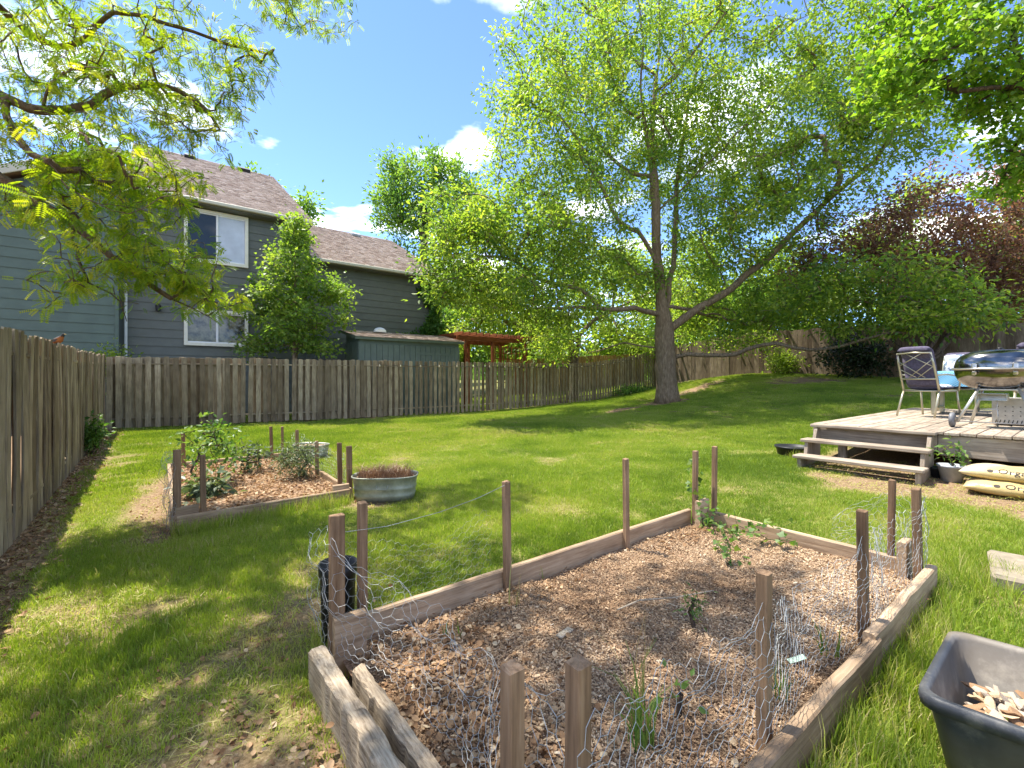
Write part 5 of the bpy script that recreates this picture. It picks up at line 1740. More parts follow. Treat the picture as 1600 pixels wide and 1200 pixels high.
def bin_():
    """open tote with flared walls and rolled rim"""
    t = empty('storage_bin', (0, 0, 0), 0, 'scuffed black plastic bin of bark chunks on the grass in the near corner', 'bin')
    L_, W_, H_ = .76, .56, .30
    def ring(sx, sy, z, r=.07, n=6):
        pts = []
        for (cx, cy, a0) in ((1, 1, 0), (-1, 1, 90), (-1, -1, 180), (1, -1, 270)):
            for k in range(n + 1):
                a = R(a0 + 90 * k / n)
                pts.append((cx * (sx / 2 - r) + r * math.cos(a), cy * (sy / 2 - r) + r * math.sin(a), z))
        return pts
    rings = [ring(L_ * .80, W_ * .78, .004), ring(L_ * .84, W_ * .82, .0), ring(L_ * .95, W_ * .94, H_ - .05), ring(L_ * .955, W_ * .945, H_ - .045), ring(L_ * 1.02, W_ * 1.02, H_ - .045), ring(L_ * 1.03, W_ * 1.03, H_ - .02), ring(L_ * 1.02, W_ * 1.02, H_), ring(L_ * .96, W_ * .95, H_), ring(L_ * .94, W_ * .925, H_ - .02), ring(L_ * .82, W_ * .80, .03), ring(L_ * .76, W_ * .74, .02)]
    n = len(rings[0])
    vs_ = [p for r in rings for p in r]
    fs_ = [(i * n + k, i * n + (k + 1) % n, (i + 1) * n + (k + 1) % n, (i + 1) * n + k) for i in range(len(rings) - 1) for k in range(n)]
    fs_.append(tuple(range(n - 1, -1, -1))); fs_.append(tuple(range((len(rings) - 1) * n, len(rings) * n)))
    MB().add(vs_, fs_).build('body', M_BIN, t, True)
    t.location = (2.42, .10, gz(2.4, .1) + .02)
    t.rotation_euler = (R(-3), R(4), R(2))
    # bark chunks inside
    pile = empty('bark_pile', (2.42, .10, gz(2.4, .1) + .05), R(2), 'heap of pale bark chunks lying in the black bin', 'bark')
    rnd = random.Random(8)
    mats = [plain_mat('bark_chunk_%s' % n_, c, .9, .15, noise=.35, nscale=25, bstr=.4) for n_, c in (('pale', (.52, .38, .24)), ('brown', (.33, .20, .11)), ('grey', (.44, .36, .28)))]
    shp = []
    for k in range(9):
        bm = bmesh.new()
        bmesh.ops.create_icosphere(bm, subdivisions=1, radius=1)
        for v in bm.verts:
            v.co = Vector((v.co.x * rnd.uniform(.7, 1.2), v.co.y * rnd.uniform(.6, 1.2), v.co.z * rnd.uniform(.5, 1.1)))
        me = bpy.data.meshes.new('bark_chip'); bm.to_mesh(me); bm.free()
        me.materials.append(mats[k % 3])
        shp.append(me)
    for k in range(280):
        a, b = rnd.uniform(-.29, .29), rnd.uniform(-.20, .20)
        o = link('bark_chip', shp[rnd.randrange(9)], None, pile)
        lvl = .085 + .05 * (1 - (a / .3) ** 2) + rnd.uniform(-.035, .02) - a * .05
        o.location = (a, b, lvl)
        o.scale = (rnd.uniform(.024, .056), rnd.uniform(.014, .030), rnd.uniform(.006, .012))
        o.rotation_euler = (rnd.gauss(0, .35), rnd.gauss(0, .35), rnd.uniform(0, 6.28))
bin_()

# ------------------------------------------------------------------ soil bags
def bag(label, loc, rz, L_, W_, H_, seed, text=True, name='soil_bag'):
    t = empty(name, loc, rz, label, 'bag')
    r = np.random.default_rng(seed)
    nu, nv = 40, 28
    ph = r.random(6) * 6.28
    def surf(u, a):
        """u -1..1 along, a angle round; pillow with pinched ends"""
        e = (1 - abs(u) ** 4.5) ** .5
        cx = math.copysign(abs(math.cos(a)) ** .75, math.cos(a)); cz = math.copysign(abs(math.sin(a)) ** .85, math.sin(a))
        wr = 1 + .035 * math.sin(7 * u + 3 * a + ph[0]) + .03 * math.sin(13 * u - 2 * a + ph[1]) + .02 * math.sin(19 * u + 5 * a + ph[2])
        z = cz * H_ / 2 * e * wr
        if z < 0: z *= .75
        return Vector((cx * W_ / 2 * (.90 + .10 * e) * (1 + .02 * math.sin(9 * u + ph[3])), u * L_ / 2, z + H_ * .375))
    V = [surf(-1 + 2 * i / nu, 2 * math.pi * k / nv) for i in range(nu + 1) for k in range(nv)]
    F = [(i * nv + k, i * nv + (k + 1) % nv, (i + 1) * nv + (k + 1) % nv, (i + 1) * nv + k) for i in range(nu) for k in range(nv)]
    MB().add(V, F).build('body', M_BAG, t, True)
    def words(txt, size, u0, a0, mat, flip=-1):
        cu = bpy.data.curves.new('lettering', 'FONT'); cu.body = txt; cu.size = 1; cu.resolution_u = 2
        tmp = bpy.data.objects.new('lettering', cu); COL.objects.link(tmp)
        dg = bpy.context.evaluated_depsgraph_get()
        me = bpy.data.meshes.new_from_object(tmp.evaluated_get(dg))
        bpy.data.objects.remove(tmp); bpy.data.curves.remove(cu)
        bm = bmesh.new(); bm.from_mesh(me)
        bmesh.ops.subdivide_edges(bm, edges=[e for e in bm.edges if e.calc_length() > .15], cuts=2)
        for v in bm.verts:
            a = a0 - v.co.y * size / (H_ * .75)
            u = u0 - v.co.x * size / (L_ / 2)
            p = surf(u, a); q = surf(u, a + .02); s = surf(u + .01, a)
            nn = (q - p).cross(s - p).normalized()
            c = Vector((0, u * L_ / 2, H_ * .375))
            if nn.dot(p - c) < 0: nn = -nn
            v.co = p + nn * .003
        bm.to_mesh(me); bm.free(); me.name = 'lettering'
        link('lettering', me, mat, t)
    if text:
        words('Organic', .10, .38, math.pi - .30, M_PRINT)
        words('VALUE SIZE', .045, .22, math.pi + .10, M_PRINT) if False else None
        b = MB()
        pts = []
        for k in range(20):
            a = 2 * math.pi * k / 20
            p = surf(.49 + .05 * math.cos(a), math.pi - .5 + .16 * math.sin(a))
            pts.append(p + Vector((-.003, 0, .003)))
        b.add(pts, [tuple(range(20))]).build('emblem', M_PRINT, t)
    return t
bz = gz(6.95, .45)
bag('lower of two yellow soil bags lying flat under the deck edge', (6.98, .42, bz - .01), R(3), .98, .46, .18, 3)
bag('upper of two yellow soil bags stacked under the deck edge', (7.05, .46, bz + .125), R(-4), .96, .44, .18, 4)

# ================================================================== DECK FURNITURE
def chair(label, loc, rz):
    """patio chair facing local +x with crossed bars in the back"""
    c = empty('patio_chair', loc, rz, label, 'chair', 'patio chairs round the table')
    def bar(name, pts, r=.013, n=8):
        return MB().tube(pts, r, n).build(name, M_CHAIR, c, True)
    for s in (-1, 1):
        y = s * .25
        bar('leg', [(-.24, y, .44), (-.30, y * 1.02, .30), (-.40, y * 1.06, .012)], .016)
        bar('leg', [(.22, y, .44), (.25, y * 1.02, .25), (.30, y * 1.06, .012)], .016)
        bar('back_post', [(-.24, y, .43), (-.30, y * 1.0, .62), (-.38, y * .98, .88), (-.44, y * .93, 1.07)], .016)
        bar('armrest', [(-.335, y, .70), (-.1, y * 1.12, .715), (.18, y * 1.16, .69), (.26, y * 1.12, .63), (.24, y * 1.05, .44)], .013)
    bar('seat_rail', [(-.24, -.25, .44), (-.24, .25, .44)], .014)
    bar('seat_rail', [(.22, -.25, .44), (.22, .25, .44)], .014)
    for s in (-1, 1):
        bar('seat_rail', [(-.24, s * .25, .44), (.22, s * .25, .44)], .014)
    MB().box((-.01, 0, .445), (.44, .48, .012)).build('seat_mesh', M_CHAIR, c)
    bp = lambda y, z: (-.24 - .2 * ((z - .43) / .64) ** 1.0 - .008, y, z)
    bar('back_rail', [bp(-.235, 1.06), bp(0, 1.075), bp(.235, 1.06)], .014)
    bar('back_rail', [bp(-.245, .64), bp(.245, .64)], .014)
    for (ya, za, yb, zb) in ((-.10, 1.05, .235, .86), (-.235, .95, .13, .66), (.10, 1.05, -.235, .84), (.235, .93, -.10, .66), (-.235, .84, .0, .66), (.235, .80, .02, .66)):
        bar('lattice_bar', [bp(ya, za), bp((ya + yb) / 2, (za + zb) / 2), bp(yb, zb)], .007, 6)
    return c

def cushion(label, loc, rz):
    """padded chair cushion: purple back and edges, flowered face, folded over the chair's seat and back"""
    prof = []                                   # centre line in x,z from the seat front up the back and over its top
    seat = [(.27, .505), (.15, .505), (.02, .503), (-.10, .50), (-.17, .505)]
    back = [(-.205, .56), (-.235, .66), (-.265, .78), (-.295, .90), (-.33, 1.02), (-.355, 1.09), (-.385, 1.125), (-.43, 1.13), (-.465, 1.10)]
    cl = [Vector((x, 0, z)) for x, z in seat + back]
    fine = []
    for i in range(len(cl) - 1):
        for k in range(5):
            fine.append(cl[i].lerp(cl[i + 1], k / 5))
    fine.append(cl[-1])
    W_, n = .46, len(fine)
    ny_ = 10
    V, F = [], []
    for side in (1, -1):
        for i, p in enumerate(fine):
            a, b = fine[max(0, i - 1)], fine[min(n - 1, i + 1)]
            t = (b - a).normalized()
            nn = Vector((t.z, 0, -t.x))          # towards the sitter
            s = i / (n - 1)
            tuft = abs(math.sin(s * math.pi * 6)) ** .5
            for j in range(ny_ + 1):
                y = (j / ny_ - .5) * W_
                edge = (1 - abs(2 * j / ny_ - 1) ** 5) ** .5
                ends = (1 - abs(2 * s - 1) ** 10) ** .5
                th = (.016 + .034 * tuft) * edge * ends
                V.append(tuple(p + nn * (th * side + .0) + Vector((0, y * (1 + .02 * tuft), 0))))
    m = ny_ + 1
    for side in (0, 1):
        o = side * n * m
        for i in range(n - 1):
            for j in range(ny_):
                q = (o + i * m + j, o + i * m + j + 1, o + (i + 1) * m + j + 1, o + (i + 1) * m + j)
                F.append(q if side == 0 else q[::-1])
    me = bpy.data.meshes.new('chair_cushion')
    me.from_pydata(V, [], F)
    me.materials.append(M_PURPLE); me.materials.append(M_FLORAL)
    k = (n - 1) * ny_
    for i, p in enumerate(me.polygons):
        p.use_smooth = True
        p.material_index = 1 if i < k * .80 else 0
    me.update()
    bm = bmesh.new(); bm.from_mesh(me); bmesh.ops.remove_doubles(bm, verts=bm.verts, dist=.0012)
    bmesh.ops.recalc_face_normals(bm, faces=bm.faces); bm.to_mesh(me); bm.free()
    o = link('chair_cushion', me)
    o.location = loc; o.rotation_euler = (0, 0, rz)
    # ties
    for s in (-1, 1):
        MB().tube([(-.36, s * .2, 1.08), (-.45, s * .235, 1.04), (-.43, s * .25, .98)], .008, 5).build('tie', M_PURPLE, o)
    set_props(o, label, 'cushion', 'cushions on the patio chairs')
    return o

for (x, y, rz, l1, l2) in ((10.28, 1.76, R(-18), 'patio chair seen from behind with crossed metal bars, left of the grill', 'purple cushion showing its plain back through the crossed bars of the nearest chair'),
                           (12.45, 1.72, R(184), 'patio chair on the far side of the blue table, facing the lawn', 'flowered cushion on the far chair, face showing above the blue table'),
                           (10.35, .55, R(4), 'patio chair half hidden behind the grill at the picture edge', 'cushion on the chair half hidden behind the grill')):
    chair(l1, (x, y, DECK_Z), rz)
    cushion(l2, (x, y, DECK_Z), rz)

def table():
    t = empty('patio_table', (11.5, 1.22, DECK_Z), 0, 'rectangular patio table under a blue cloth behind the grill', 'table')
    MB().box((0, 0, .755), (.92, 1.55, .03), cham=.01).build('table_top', M_CHAIR, t)
    for sx in (-.36, .36):
        for sy in (-.64, .64):
            MB().box((sx, sy, .37), (.07, .07, .74), cham=.01).build('leg', M_CHAIR, t)
    for sy in (-.64, .64):
        MB().box((0, sy, .12), (.65, .05, .04), cham=.01).build('stretcher', M_CHAIR, t)
    # cloth: top plus hanging skirt with pointed corners
    nx, ny_ = 30, 44
    V, F = [], []
    hx, hy, dr = .475, .79, .27
    for i in range(nx + 1):
        for j in range(ny_ + 1):
            X = (i / nx * 2 - 1) * (hx + dr); Y = (j / ny_ * 2 - 1) * (hy + dr)
            ox, oy = max(0, abs(X) - hx), max(0, abs(Y) - hy)
            fall = max(ox, oy) if min(ox, oy) == 0 else math.hypot(ox, oy)
            flare = .05 * fall / dr + .012 * math.sin(17 * (X + Y)) * fall / dr
            x = math.copysign(min(abs(X), hx) + (flare if ox > 0 else 0) + (.02 if ox > 0 else 0), X)
            y = math.copysign(min(abs(Y), hy) + (flare if oy > 0 else 0) + (.02 if oy > 0 else 0), Y)
            V.append((x, y, .778 - fall))
    for i in range(nx):
        for j in range(ny_):
            a = i * (ny_ + 1) + j
            F.append((a, a + ny_ + 1, a + ny_ + 2, a + 1))
    o = MB().add(V, F).build('tablecloth', M_CLOTH, None, True)
    o.location = (11.5, 1.22, DECK_Z)
    set_props(o, 'blue striped cloth with hanging pointed corners on the patio table', 'tablecloth')
table()

def grill():
    g = empty('barbecue_grill', (8.62, .80, DECK_Z), 0, 'oval chrome barbecue with splayed legs and wheels at the deck edge', 'grill')
    A, B = .43, .285                              # half length (y) and half depth (x)
    zs = .765
    lid = [(1.0, 0), (1.0, .03), (.985, .075), (.94, .125), (.86, .17), (.74, .205), (.58, .232), (.38, .248), (.18, .254), (.001, .256)]
    MB().lathe([(r, zs + .004 + z) for r, z in lid], 48, (0, 0, 0), B, A, power=2.35).build('lid', M_CHROME, g, True)
    bowl = [(1.0, 0), (1.0, -.02), (.975, -.08), (.91, -.14), (.80, -.19), (.65, -.23), (.48, -.25), (.28, -.262), (.001, -.266)]
    MB().lathe([(r, zs - .006 + z) for r, z in bowl], 48, (0, 0, 0), B, A, power=2.35).build('bowl', M_CHROME, g, True)
    MB().lathe([(1.0, -.008), (1.018, -.008), (1.018, .008), (1.0, .008)], 48, (0, 0, zs), B, A, power=2.35).build('rim_band', M_STEEL, g, True)
    hb = MB().tube([(-B - .045, -A * .95, zs + .005), (-B - .05, 0, zs + .005), (-B - .045, A * .95, zs + .005)], .011, 8).build('handle', M_STEEL, g, True)
    for y in (.20, -.16):
        m = MB()
        m.box((-B - .02, y, zs + .035), (.05, .05, .075), Euler((0, .25, 0)), cham=.012)
        m.box((-B - .02, y, zs - .05), (.045, .045, .05), Euler((0, -.2, 0)), cham=.01)
        m.build('clasp', M_STEEL, g)
    MB().lathe([(.001, .27), (.03, .268), (.032, .25), (.018, .248)], 12, (0, 0, zs + .01)).build('vent_knob', M_BLACK, g, True)
    MB().box((0, 0, zs - .262), (.36, .40, .022), cham=.006).build('cradle', M_LEGS, g)
    # splayed legs
    for (x0_, y0_, x1_, y1_) in ((-.16, .17, -.30, .36), (-.16, -.17, -.30, -.36), (.16, .17, .24, .30), (.16, -.17, .24, -.30)):
        MB().tube([(x0_, y0_, zs - .24), (x1_, y1_, .02 if x0_ > 0 else .075)], .018, 10).build('leg', M_LEGS, g, True)
    MB().tube([(-.30, -.40, .085), (-.30, .40, .085)], .006, 8).build('axle', M_TYRE, g, True)
    for y in (-.405, .405):
        w = MB()
        prof = [(.03, -.028), (.075, -.028), (.094, -.02), (.098, 0), (.094, .02), (.075, .028), (.03, .028)]
        vs_, fs_ = [], []
        n = 24
        for r_, a_ in prof:
            for k in range(n):
                t = 2 * math.pi * k / n
                vs_.append((-.30 + r_ * math.cos(t), y + a_, .099 + r_ * math.sin(t)))
        for i in range(len(prof) - 1):
            for k in range(n):
                fs_.append((i * n + k, i * n + (k + 1) % n, (i + 1) * n + (k + 1) % n, (i + 1) * n + k))
        wh = w.add(vs_, fs_).build('wheel', M_TYRE, g, True)
        hub = MB().tube([(-.30, y - .032, .099), (-.30, y + .032, .099)], .034, 12).build('hub', M_STEEL, wh)
    ash = MB()
    ash.box((0, .06, .445), (.20, .26, .008)); ash.box((0, .06, .36), (.20, .26, .008))
    for y in (-.07, .19):
        ash.box((0, y, .402), (.20, .008, .077))
    ash.box((.096, .06, .402), (.008, .244, .077))
    ash.build('ash_tray', M_STEEL, g)
    MB().tube([(-.05, .02, .36), (-.05, .02, .26), (-.05, .20, .24), (-.05, .02, .24), (.0, .02, .02)], .009, 6).build('tray_stand', M_LEGS, g, True)
grill()

def fire_box():
    b = empty('metal_box', (9.30, .72, DECK_Z), R(-3), 'perforated stainless steel box standing on the deck under the barbecue', 'box')
    m = MB()
    m.box((-.15, 0, .20), (.008, .40, .36), cham=.002)
    m.box((.15, 0, .20), (.008, .40, .36), cham=.002)
    m.box((0, -.197, .20), (.29, .006, .36)); m.box((0, .197, .20), (.29, .006, .36))
    m.box((0, 0, .022), (.29, .385, .006))
    m.build('body', M_STEEL, b)
    h = MB()
    for i in range(3):
        for j in range(5):
            h.box((-.1555, -.14 + j * .07, .14 + i * .06), (.004, .014, .010))
    h.build('perforation', M_BLACK, b)
    h = MB()
    for j in range(9):
        h.box((-.1555, -.16 + j * .04, .055), (.004, .010, .05), Euler((.25, 0, 0)))
    h.build('slot', M_BLACK, b)
fire_box()

# ------------------------------------------------------------------ robin on the side fence
def robin():
    y = 8.15
    zt = prof_side(y - 2.0)[1]
    rb = empty('robin', (FENCE_X + .02, y, zt - .005), R(-28), 'robin with rust-red breast perched on the side fence', 'bird')
    # one body: tail, back, breast, neck and head lofted along its spine (faces local +x)
    sec = [(-.125, .030, .004, .012), (-.085, .036, .006, .013), (-.055, .048, .018, .018), (-.02, .062, .033, .033), (.015, .074, .037, .040), (.042, .092, .031, .036), (.055, .114, .022, .024), (.062, .132, .021, .021), (.070, .146, .018, .017), (.078, .152, .008, .008)]
    n = 14
    V, F = [], []
    for (x, z, hy, hz) in sec:
        for k in range(n):
            a = 2 * math.pi * k / n
            V.append((x + math.sin(a) * hz * -.35, hy * math.cos(a), z + math.sin(a) * hz))
    for i in range(len(sec) - 1):
        for k in range(n):
            F.append((i * n + k, i * n + (k + 1) % n, (i + 1) * n + (k + 1) % n, (i + 1) * n + k))
    F.append(tuple(range(n - 1, -1, -1))); F.append(tuple(range((len(sec) - 1) * n, len(sec) * n)))
    me = MB().add(V, F).mesh('body', True)
    grey = plain_mat('robin_grey', (.10, .085, .075), .8, .2); red = plain_mat('robin_breast', (.36, .13, .045), .85, .1); hd = plain_mat('robin_head', (.05, .045, .045), .8, .2)
    for m in (grey, red, hd):
        me.materials.append(m)
    for p in me.polygons:
        c = p.center
        p.material_index = 2 if c.z > .118 else (1 if (c.x > -.045 and c.z < .060 + (c.x + .045) * .55) else 0)
    link('body', me, None, rb)
    MB().tube([(.078, 0, .150), (.104, 0, .147)], [.005, .001], 6).build('beak', plain_mat('beak_yellow', (.50, .33, .06), .5, .3), rb)
    for s in (-1, 1):
        MB().tube([(.005, s * .014, .045), (.0, s * .016, .02), (.005, s * .016, .006)], .003, 5).build('leg', hd, rb)
        MB().lathe([(.001, .004), (.004, .0), (.001, -.004)], 8, (.073, s * .0165, .140)).build('eye', M_BLACK, rb)
        w = MB()
        w.add([(.03, s * .040, .085), (-.02, s * .040, .080), (-.085, s * .022, .052), (-.07, s * .026, .038), (.0, s * .041, .050)], [(0, 1, 2, 3, 4)])
        w.build('wing', grey, rb)
robin()

# ------------------------------------------------------------------ string of lamps along the pickets
def string_lights():
    root = empty('string_lights', (0, 0, 0), 0, 'string of small bulbs hung along the top of the picket fence', 'string lights')
    xs = np.arange(5.6, 20.4, .72)
    pts = []
    for i, x in enumerate(xs):
        zt = prof_back(x + 1.06)[1] - .14
        if i:
            xm = x - .36
            pts.append((xm, FENCE_Y - .075, prof_back(xm + 1.06)[1] - .19))
        pts.append((x, FENCE_Y - .07, zt))
    MB().tube(pts, .006, 4).build('cord', M_CORD, root)
    for x in xs:
        zt = prof_back(x + 1.06)[1] - .14
        MB().lathe([(.001, -.075), (.022, -.06), (.026, -.04), (.014, -.012), (.013, .004), (.001, .006)], 10, (x, FENCE_Y - .078, zt)).build('bulb', M_BULB, root, True)
string_lights()

# ================================================================== WEEDS, GRASS, MULCH, LITTER
for i, (x, y, n, h, lab) in enumerate(((1.35, 1.00, 26, .42, 'tall grassy weed with orange dry stems in the near mulch'), (1.62, 2.08, 7, .36, 'thin dry twiggy weed beside the second far stake'), (1.17, 2.02, 9, .13, 'small grass tuft beside the first far stake'), (2.55, .80, 12, .22, 'grass tuft against the near planks by the white tag'), (2.05, .80, 14, .24, 'grass tuft against the near planks left of the tag'))):
    dry_plant('weed_tuft', lab, (x, y, float(fillz(x, y)) - .01), n, h, .05, .05, M_STRAW if i in (1,) else M_WEED, 300 + i, w=.004, spread=.55, cat='weed')
dry_plant('dry_stalks', 'orange dry stalks rising among the tall grassy weed', (1.40, 1.04, float(fillz(1.4, 1.04))), 14, .50, .04, .04, M_STRAW, 320, w=.003, spread=.4, cat='weed')
bush('mulch_seedling', 'small bright green feathery seedling in the middle of the mulch', (2.22, 1.30, .21), (.04, .04, .09), 12, .03, M_WEED, 241, per=8, width=.3, cat='plant')
bush('mulch_seedling', 'tiny two-leaved seedling in the near mulch', (1.62, 1.02, .16), (.035, .035, .02), 4, .045, M_WEED, 242, per=3, cat='plant')
def creeper():
    """trailing plant along the far right corner of the large bed"""
    root = empty('trailing_vine', (3.75, 2.15, .1), 0, 'bright green trailing vine sprawling from the far corner of the large bed', 'vine')
    T = Tree()
    T.chain([(0, 0, 0), (.0, -.05, .06), (-.05, -.2, .05), (-.02, -.5, .07), (.02, -.75, .06)], None, .06, .01)
    T.chain([(-.2, -.35, .04), (-.4, -.45, .03), (-.62, -.60, .03)], T.nearest((-.05, -.2, .05)), .06, .01)
    T.chain([(.1, .08, .2), (.12, .12, .36), (.14, .15, .5)], T.nearest((0, 0, 0)), .06, .01)
    r = np.random.default_rng(5)
    nodes = np.array(T.p)
    pts = nodes[r.integers(0, len(nodes), 90)] + r.normal(0, .05, (90, 3)) + np.array([0, 0, .05])
    tips = T.fill(pts, .06, .05, 0)
    T.wood('stem', M_SHRUB, root, .006, .0018, flare=1)
    tp = np.array([T.p[i] for i in tips]); pp = np.array([T.p[T.par[i]] for i in tips])
    leaves('foliage', M_WEED, root, tp, pp, 2, .02, .048, MAPLE_V, MAPLE_F, 1.0, seed=93, up=1.2, tint=(.55, .3))
creeper()

st = MB().tube([(1.98, 1.62, .115), (2.15, 1.60, .125), (2.35, 1.50, .12), (2.62, 1.42, .112)], [.004, .0045, .004, .003], 6).build('fallen_stick', M_ROT)
st.location = (0, 0, .02)
set_props(st, 'thin stick lying on the mulch in the large bed', 'stick')
tg = MB().box((0, 0, 0), (.085, .028, .002)).build('plant_tag', plain_mat('tag_print', (.42, .55, .42), .4, .4, noise=.4, nscale=30))
tg.location = (2.33, .86, float(fillz(2.33, .86)) + .025); tg.rotation_euler = (.15, -.2, R(-30))
set_props(tg, 'white and green plastic plant tag lying on the mulch by the near planks', 'plant tag')
wf = MB().box((0, 0, 0), (.12, .035, .012), cham=.004).build('wood_splinter', M_ROT)
wf.location = (1.62, 1.66, float(fillz(1.62, 1.66)) + .02); wf.rotation_euler = (.1, .1, R(15))
set_props(wf, 'pale wood splinter lying on the mulch near the second far stake', 'wood')

def chip_meshes(n, lx, ly, lz, mat, seed):
    r = random.Random(seed)
    out = []
    for k in range(n):
        w = [(-lx, -ly * r.uniform(.4, 1)), (lx * r.uniform(.6, 1), -ly * r.uniform(.5, 1)), (lx, ly * r.uniform(.3, 1)), (-lx * r.uniform(.5, 1), ly)]
        b = r.uniform(-.5, .5) * lz
        V = [(x, y, -lz + (b if i % 2 else 0)) for i, (x, y) in enumerate(w)] + [(x * .9, y * .9, lz + (b if i % 2 else -b)) for i, (x, y) in enumerate(w)]
        me = bpy.data.meshes.new('chip')
        me.from_pydata(V, [], [(3, 2, 1, 0), (4, 5, 6, 7), (0, 1, 5, 4), (1, 2, 6, 5), (2, 3, 7, 6), (3, 0, 4, 7)])
        me.materials.append(mat); me.update()
        out.append(me)
    return out

def curl_leaf_meshes(n, mat, seed):
    """dry curled leaves, ash leaflet shaped"""
    r = random.Random(seed)
    out = []
    for k in range(n):
        V, F = [], []
        c1, c2 = r.uniform(.4, 1.6), r.uniform(-1.2, 1.2)
        for i in range(6):
            s = i / 5
            w = .45 * math.sin(math.pi * (.08 + .9 * s)) ** .8
            for j, q in enumerate((-1, 0, 1)):
                V.append((q * w * math.cos(c1 * .6 * abs(q)) , s - .5, .22 * c1 * w * q * q + .20 * c2 * (s - .5) ** 2 * 2 + .05 * q * c2 * s))
        for i in range(5):
            for j in range(2):
                a = i * 3 + j
                F.append((a, a + 1, a + 4, a + 3))
        me = bpy.data.meshes.new('dry_leaf')
        me.from_pydata(V, [], F); me.materials.append(mat); me.update()
        out.append(me)
    return out

r_ = np.random.default_rng(404)
# bark mulch over the large bed
n = 80000
px = BED[0] + .10 + r_.random(n) * (BED[1] - BED[0] - .14); py = BED[2] + .04 + r_.random(n) * (BED[3] - BED[2] - .08)
pz = fillz(px, py) + r_.random(n) * .014
sc = (.36 + .55 * r_.random(n) ** 2)
big = r_.random(n) < .04
sc = np.where(big, sc * 1.8, sc)
tn = np.clip(.52 + r_.normal(0, .17, n) + .5 * (vnoise(px, py, 2.4) - .5), 0, 1)
scatter('mulch_chips', np.c_[px, py, pz], np.c_[r_.normal(0, .35, n), r_.normal(0, .35, n), r_.random(n) * 6.28], np.c_[sc * np.where(r_.random(n) < .10, 2.6, 1), sc, sc], r_.integers(0, 8, n), tn, chip_meshes(8, .0085, .005, .0022, M_CHIP, 1), 'bark mulch chips covering the large raised bed', 'mulch')
# sparse chips and dead leaves in the smaller bed
n = 5000
px = BED2[0] + .03 + r_.random(n) * (BED2[1] - BED2[0] - .06); py = BED2[2] + .03 + r_.random(n) * (BED2[3] - BED2[2] - .06)
scatter('bed_litter', np.c_[px, py, fillz2(px, py) + .006 + r_.random(n) * .012], np.c_[r_.normal(0, .4, n), r_.normal(0, .4, n), r_.random(n) * 6.28], np.repeat((.02 + .03 * r_.random(n))[:, None], 3, 1), r_.integers(0, 6, n), np.clip(.6 + r_.normal(0, .25, n), 0, 1), curl_leaf_meshes(6, M_LITTER, 2), 'dead leaves covering the smaller raised bed', 'leaf litter')

def litter_points():
    out, sizes = [], []
    def patch(cx, cy, sx, sy, n, zf=None, smin=.016, smax=.032):
        x = cx + r_.normal(0, sx, n); y = cy + r_.normal(0, sy, n)
        z = (zf(x, y) if zf else ground(x, y)) + .008 + r_.random(n) * .018
        out.append(np.c_[x, y, z]); sizes.append(smin + (smax - smin) * r_.random(n))
    inb = lambda x, y: fillz(x, y)
    patch(.98, 1.55, .17, .36, 1300, inb); patch(.92, 1.1, .12, .22, 700, inb); patch(1.25, 1.95, .22, .12, 260, inb); patch(1.7, 2.13, .3, .06, 150, inb); patch(3.4, 2.1, .25, .07, 170, inb)
    patch(3.6, 1.1, .12, .3, 60, inb); patch(1.6, 1.3, .4, .3, 90, inb)
    patch(.30, 1.2, .16, .55, 900); patch(1.9, 5.2, .14, .16, 160); patch(-.1, 5.8, .1, .6, 90)
    y = 2.2 + r_.random(2400) * 12; x = FENCE_X + .05 + np.abs(r_.normal(0, .16, 2400))
    out.append(np.c_[x, y, ground(x, y) + .008 + r_.random(2400) * .015]); sizes.append(.018 + .03 * r_.random(2400))
    x = 0 + r_.normal(0, .9, 420); y = 1.9 + r_.normal(0, .8, 420)
    m = (x < .5) & (x > FENCE_X)
    out.append(np.c_[x, y, ground(x, y) + .01][m]); sizes.append((.016 + .02 * r_.random(420))[m])
    p = np.concatenate(out); s = np.concatenate(sizes)
    k = ~((p[:, 0] < BED[0] + .11) & (p[:, 0] > BED[0] - .09) & (p[:, 1] > BED[2] - .05) & (p[:, 1] < BED[3])) & (p[:, 0] < BED[1] - .03) | (p[:, 1] > 3)
    return p[k], s[k]
lp, ls = litter_points()
n = len(lp)
scatter('leaf_litter', lp, np.c_[r_.normal(0, .5, n), r_.normal(0, .5, n), r_.random(n) * 6.28], np.repeat(ls[:, None], 3, 1), r_.integers(0, 6, n), np.clip(.5 + r_.normal(0, .27, n), 0, 1), curl_leaf_meshes(6, M_LITTER, 3), 'brown dead leaves lying in the bed corner and along the fence', 'leaf litter')

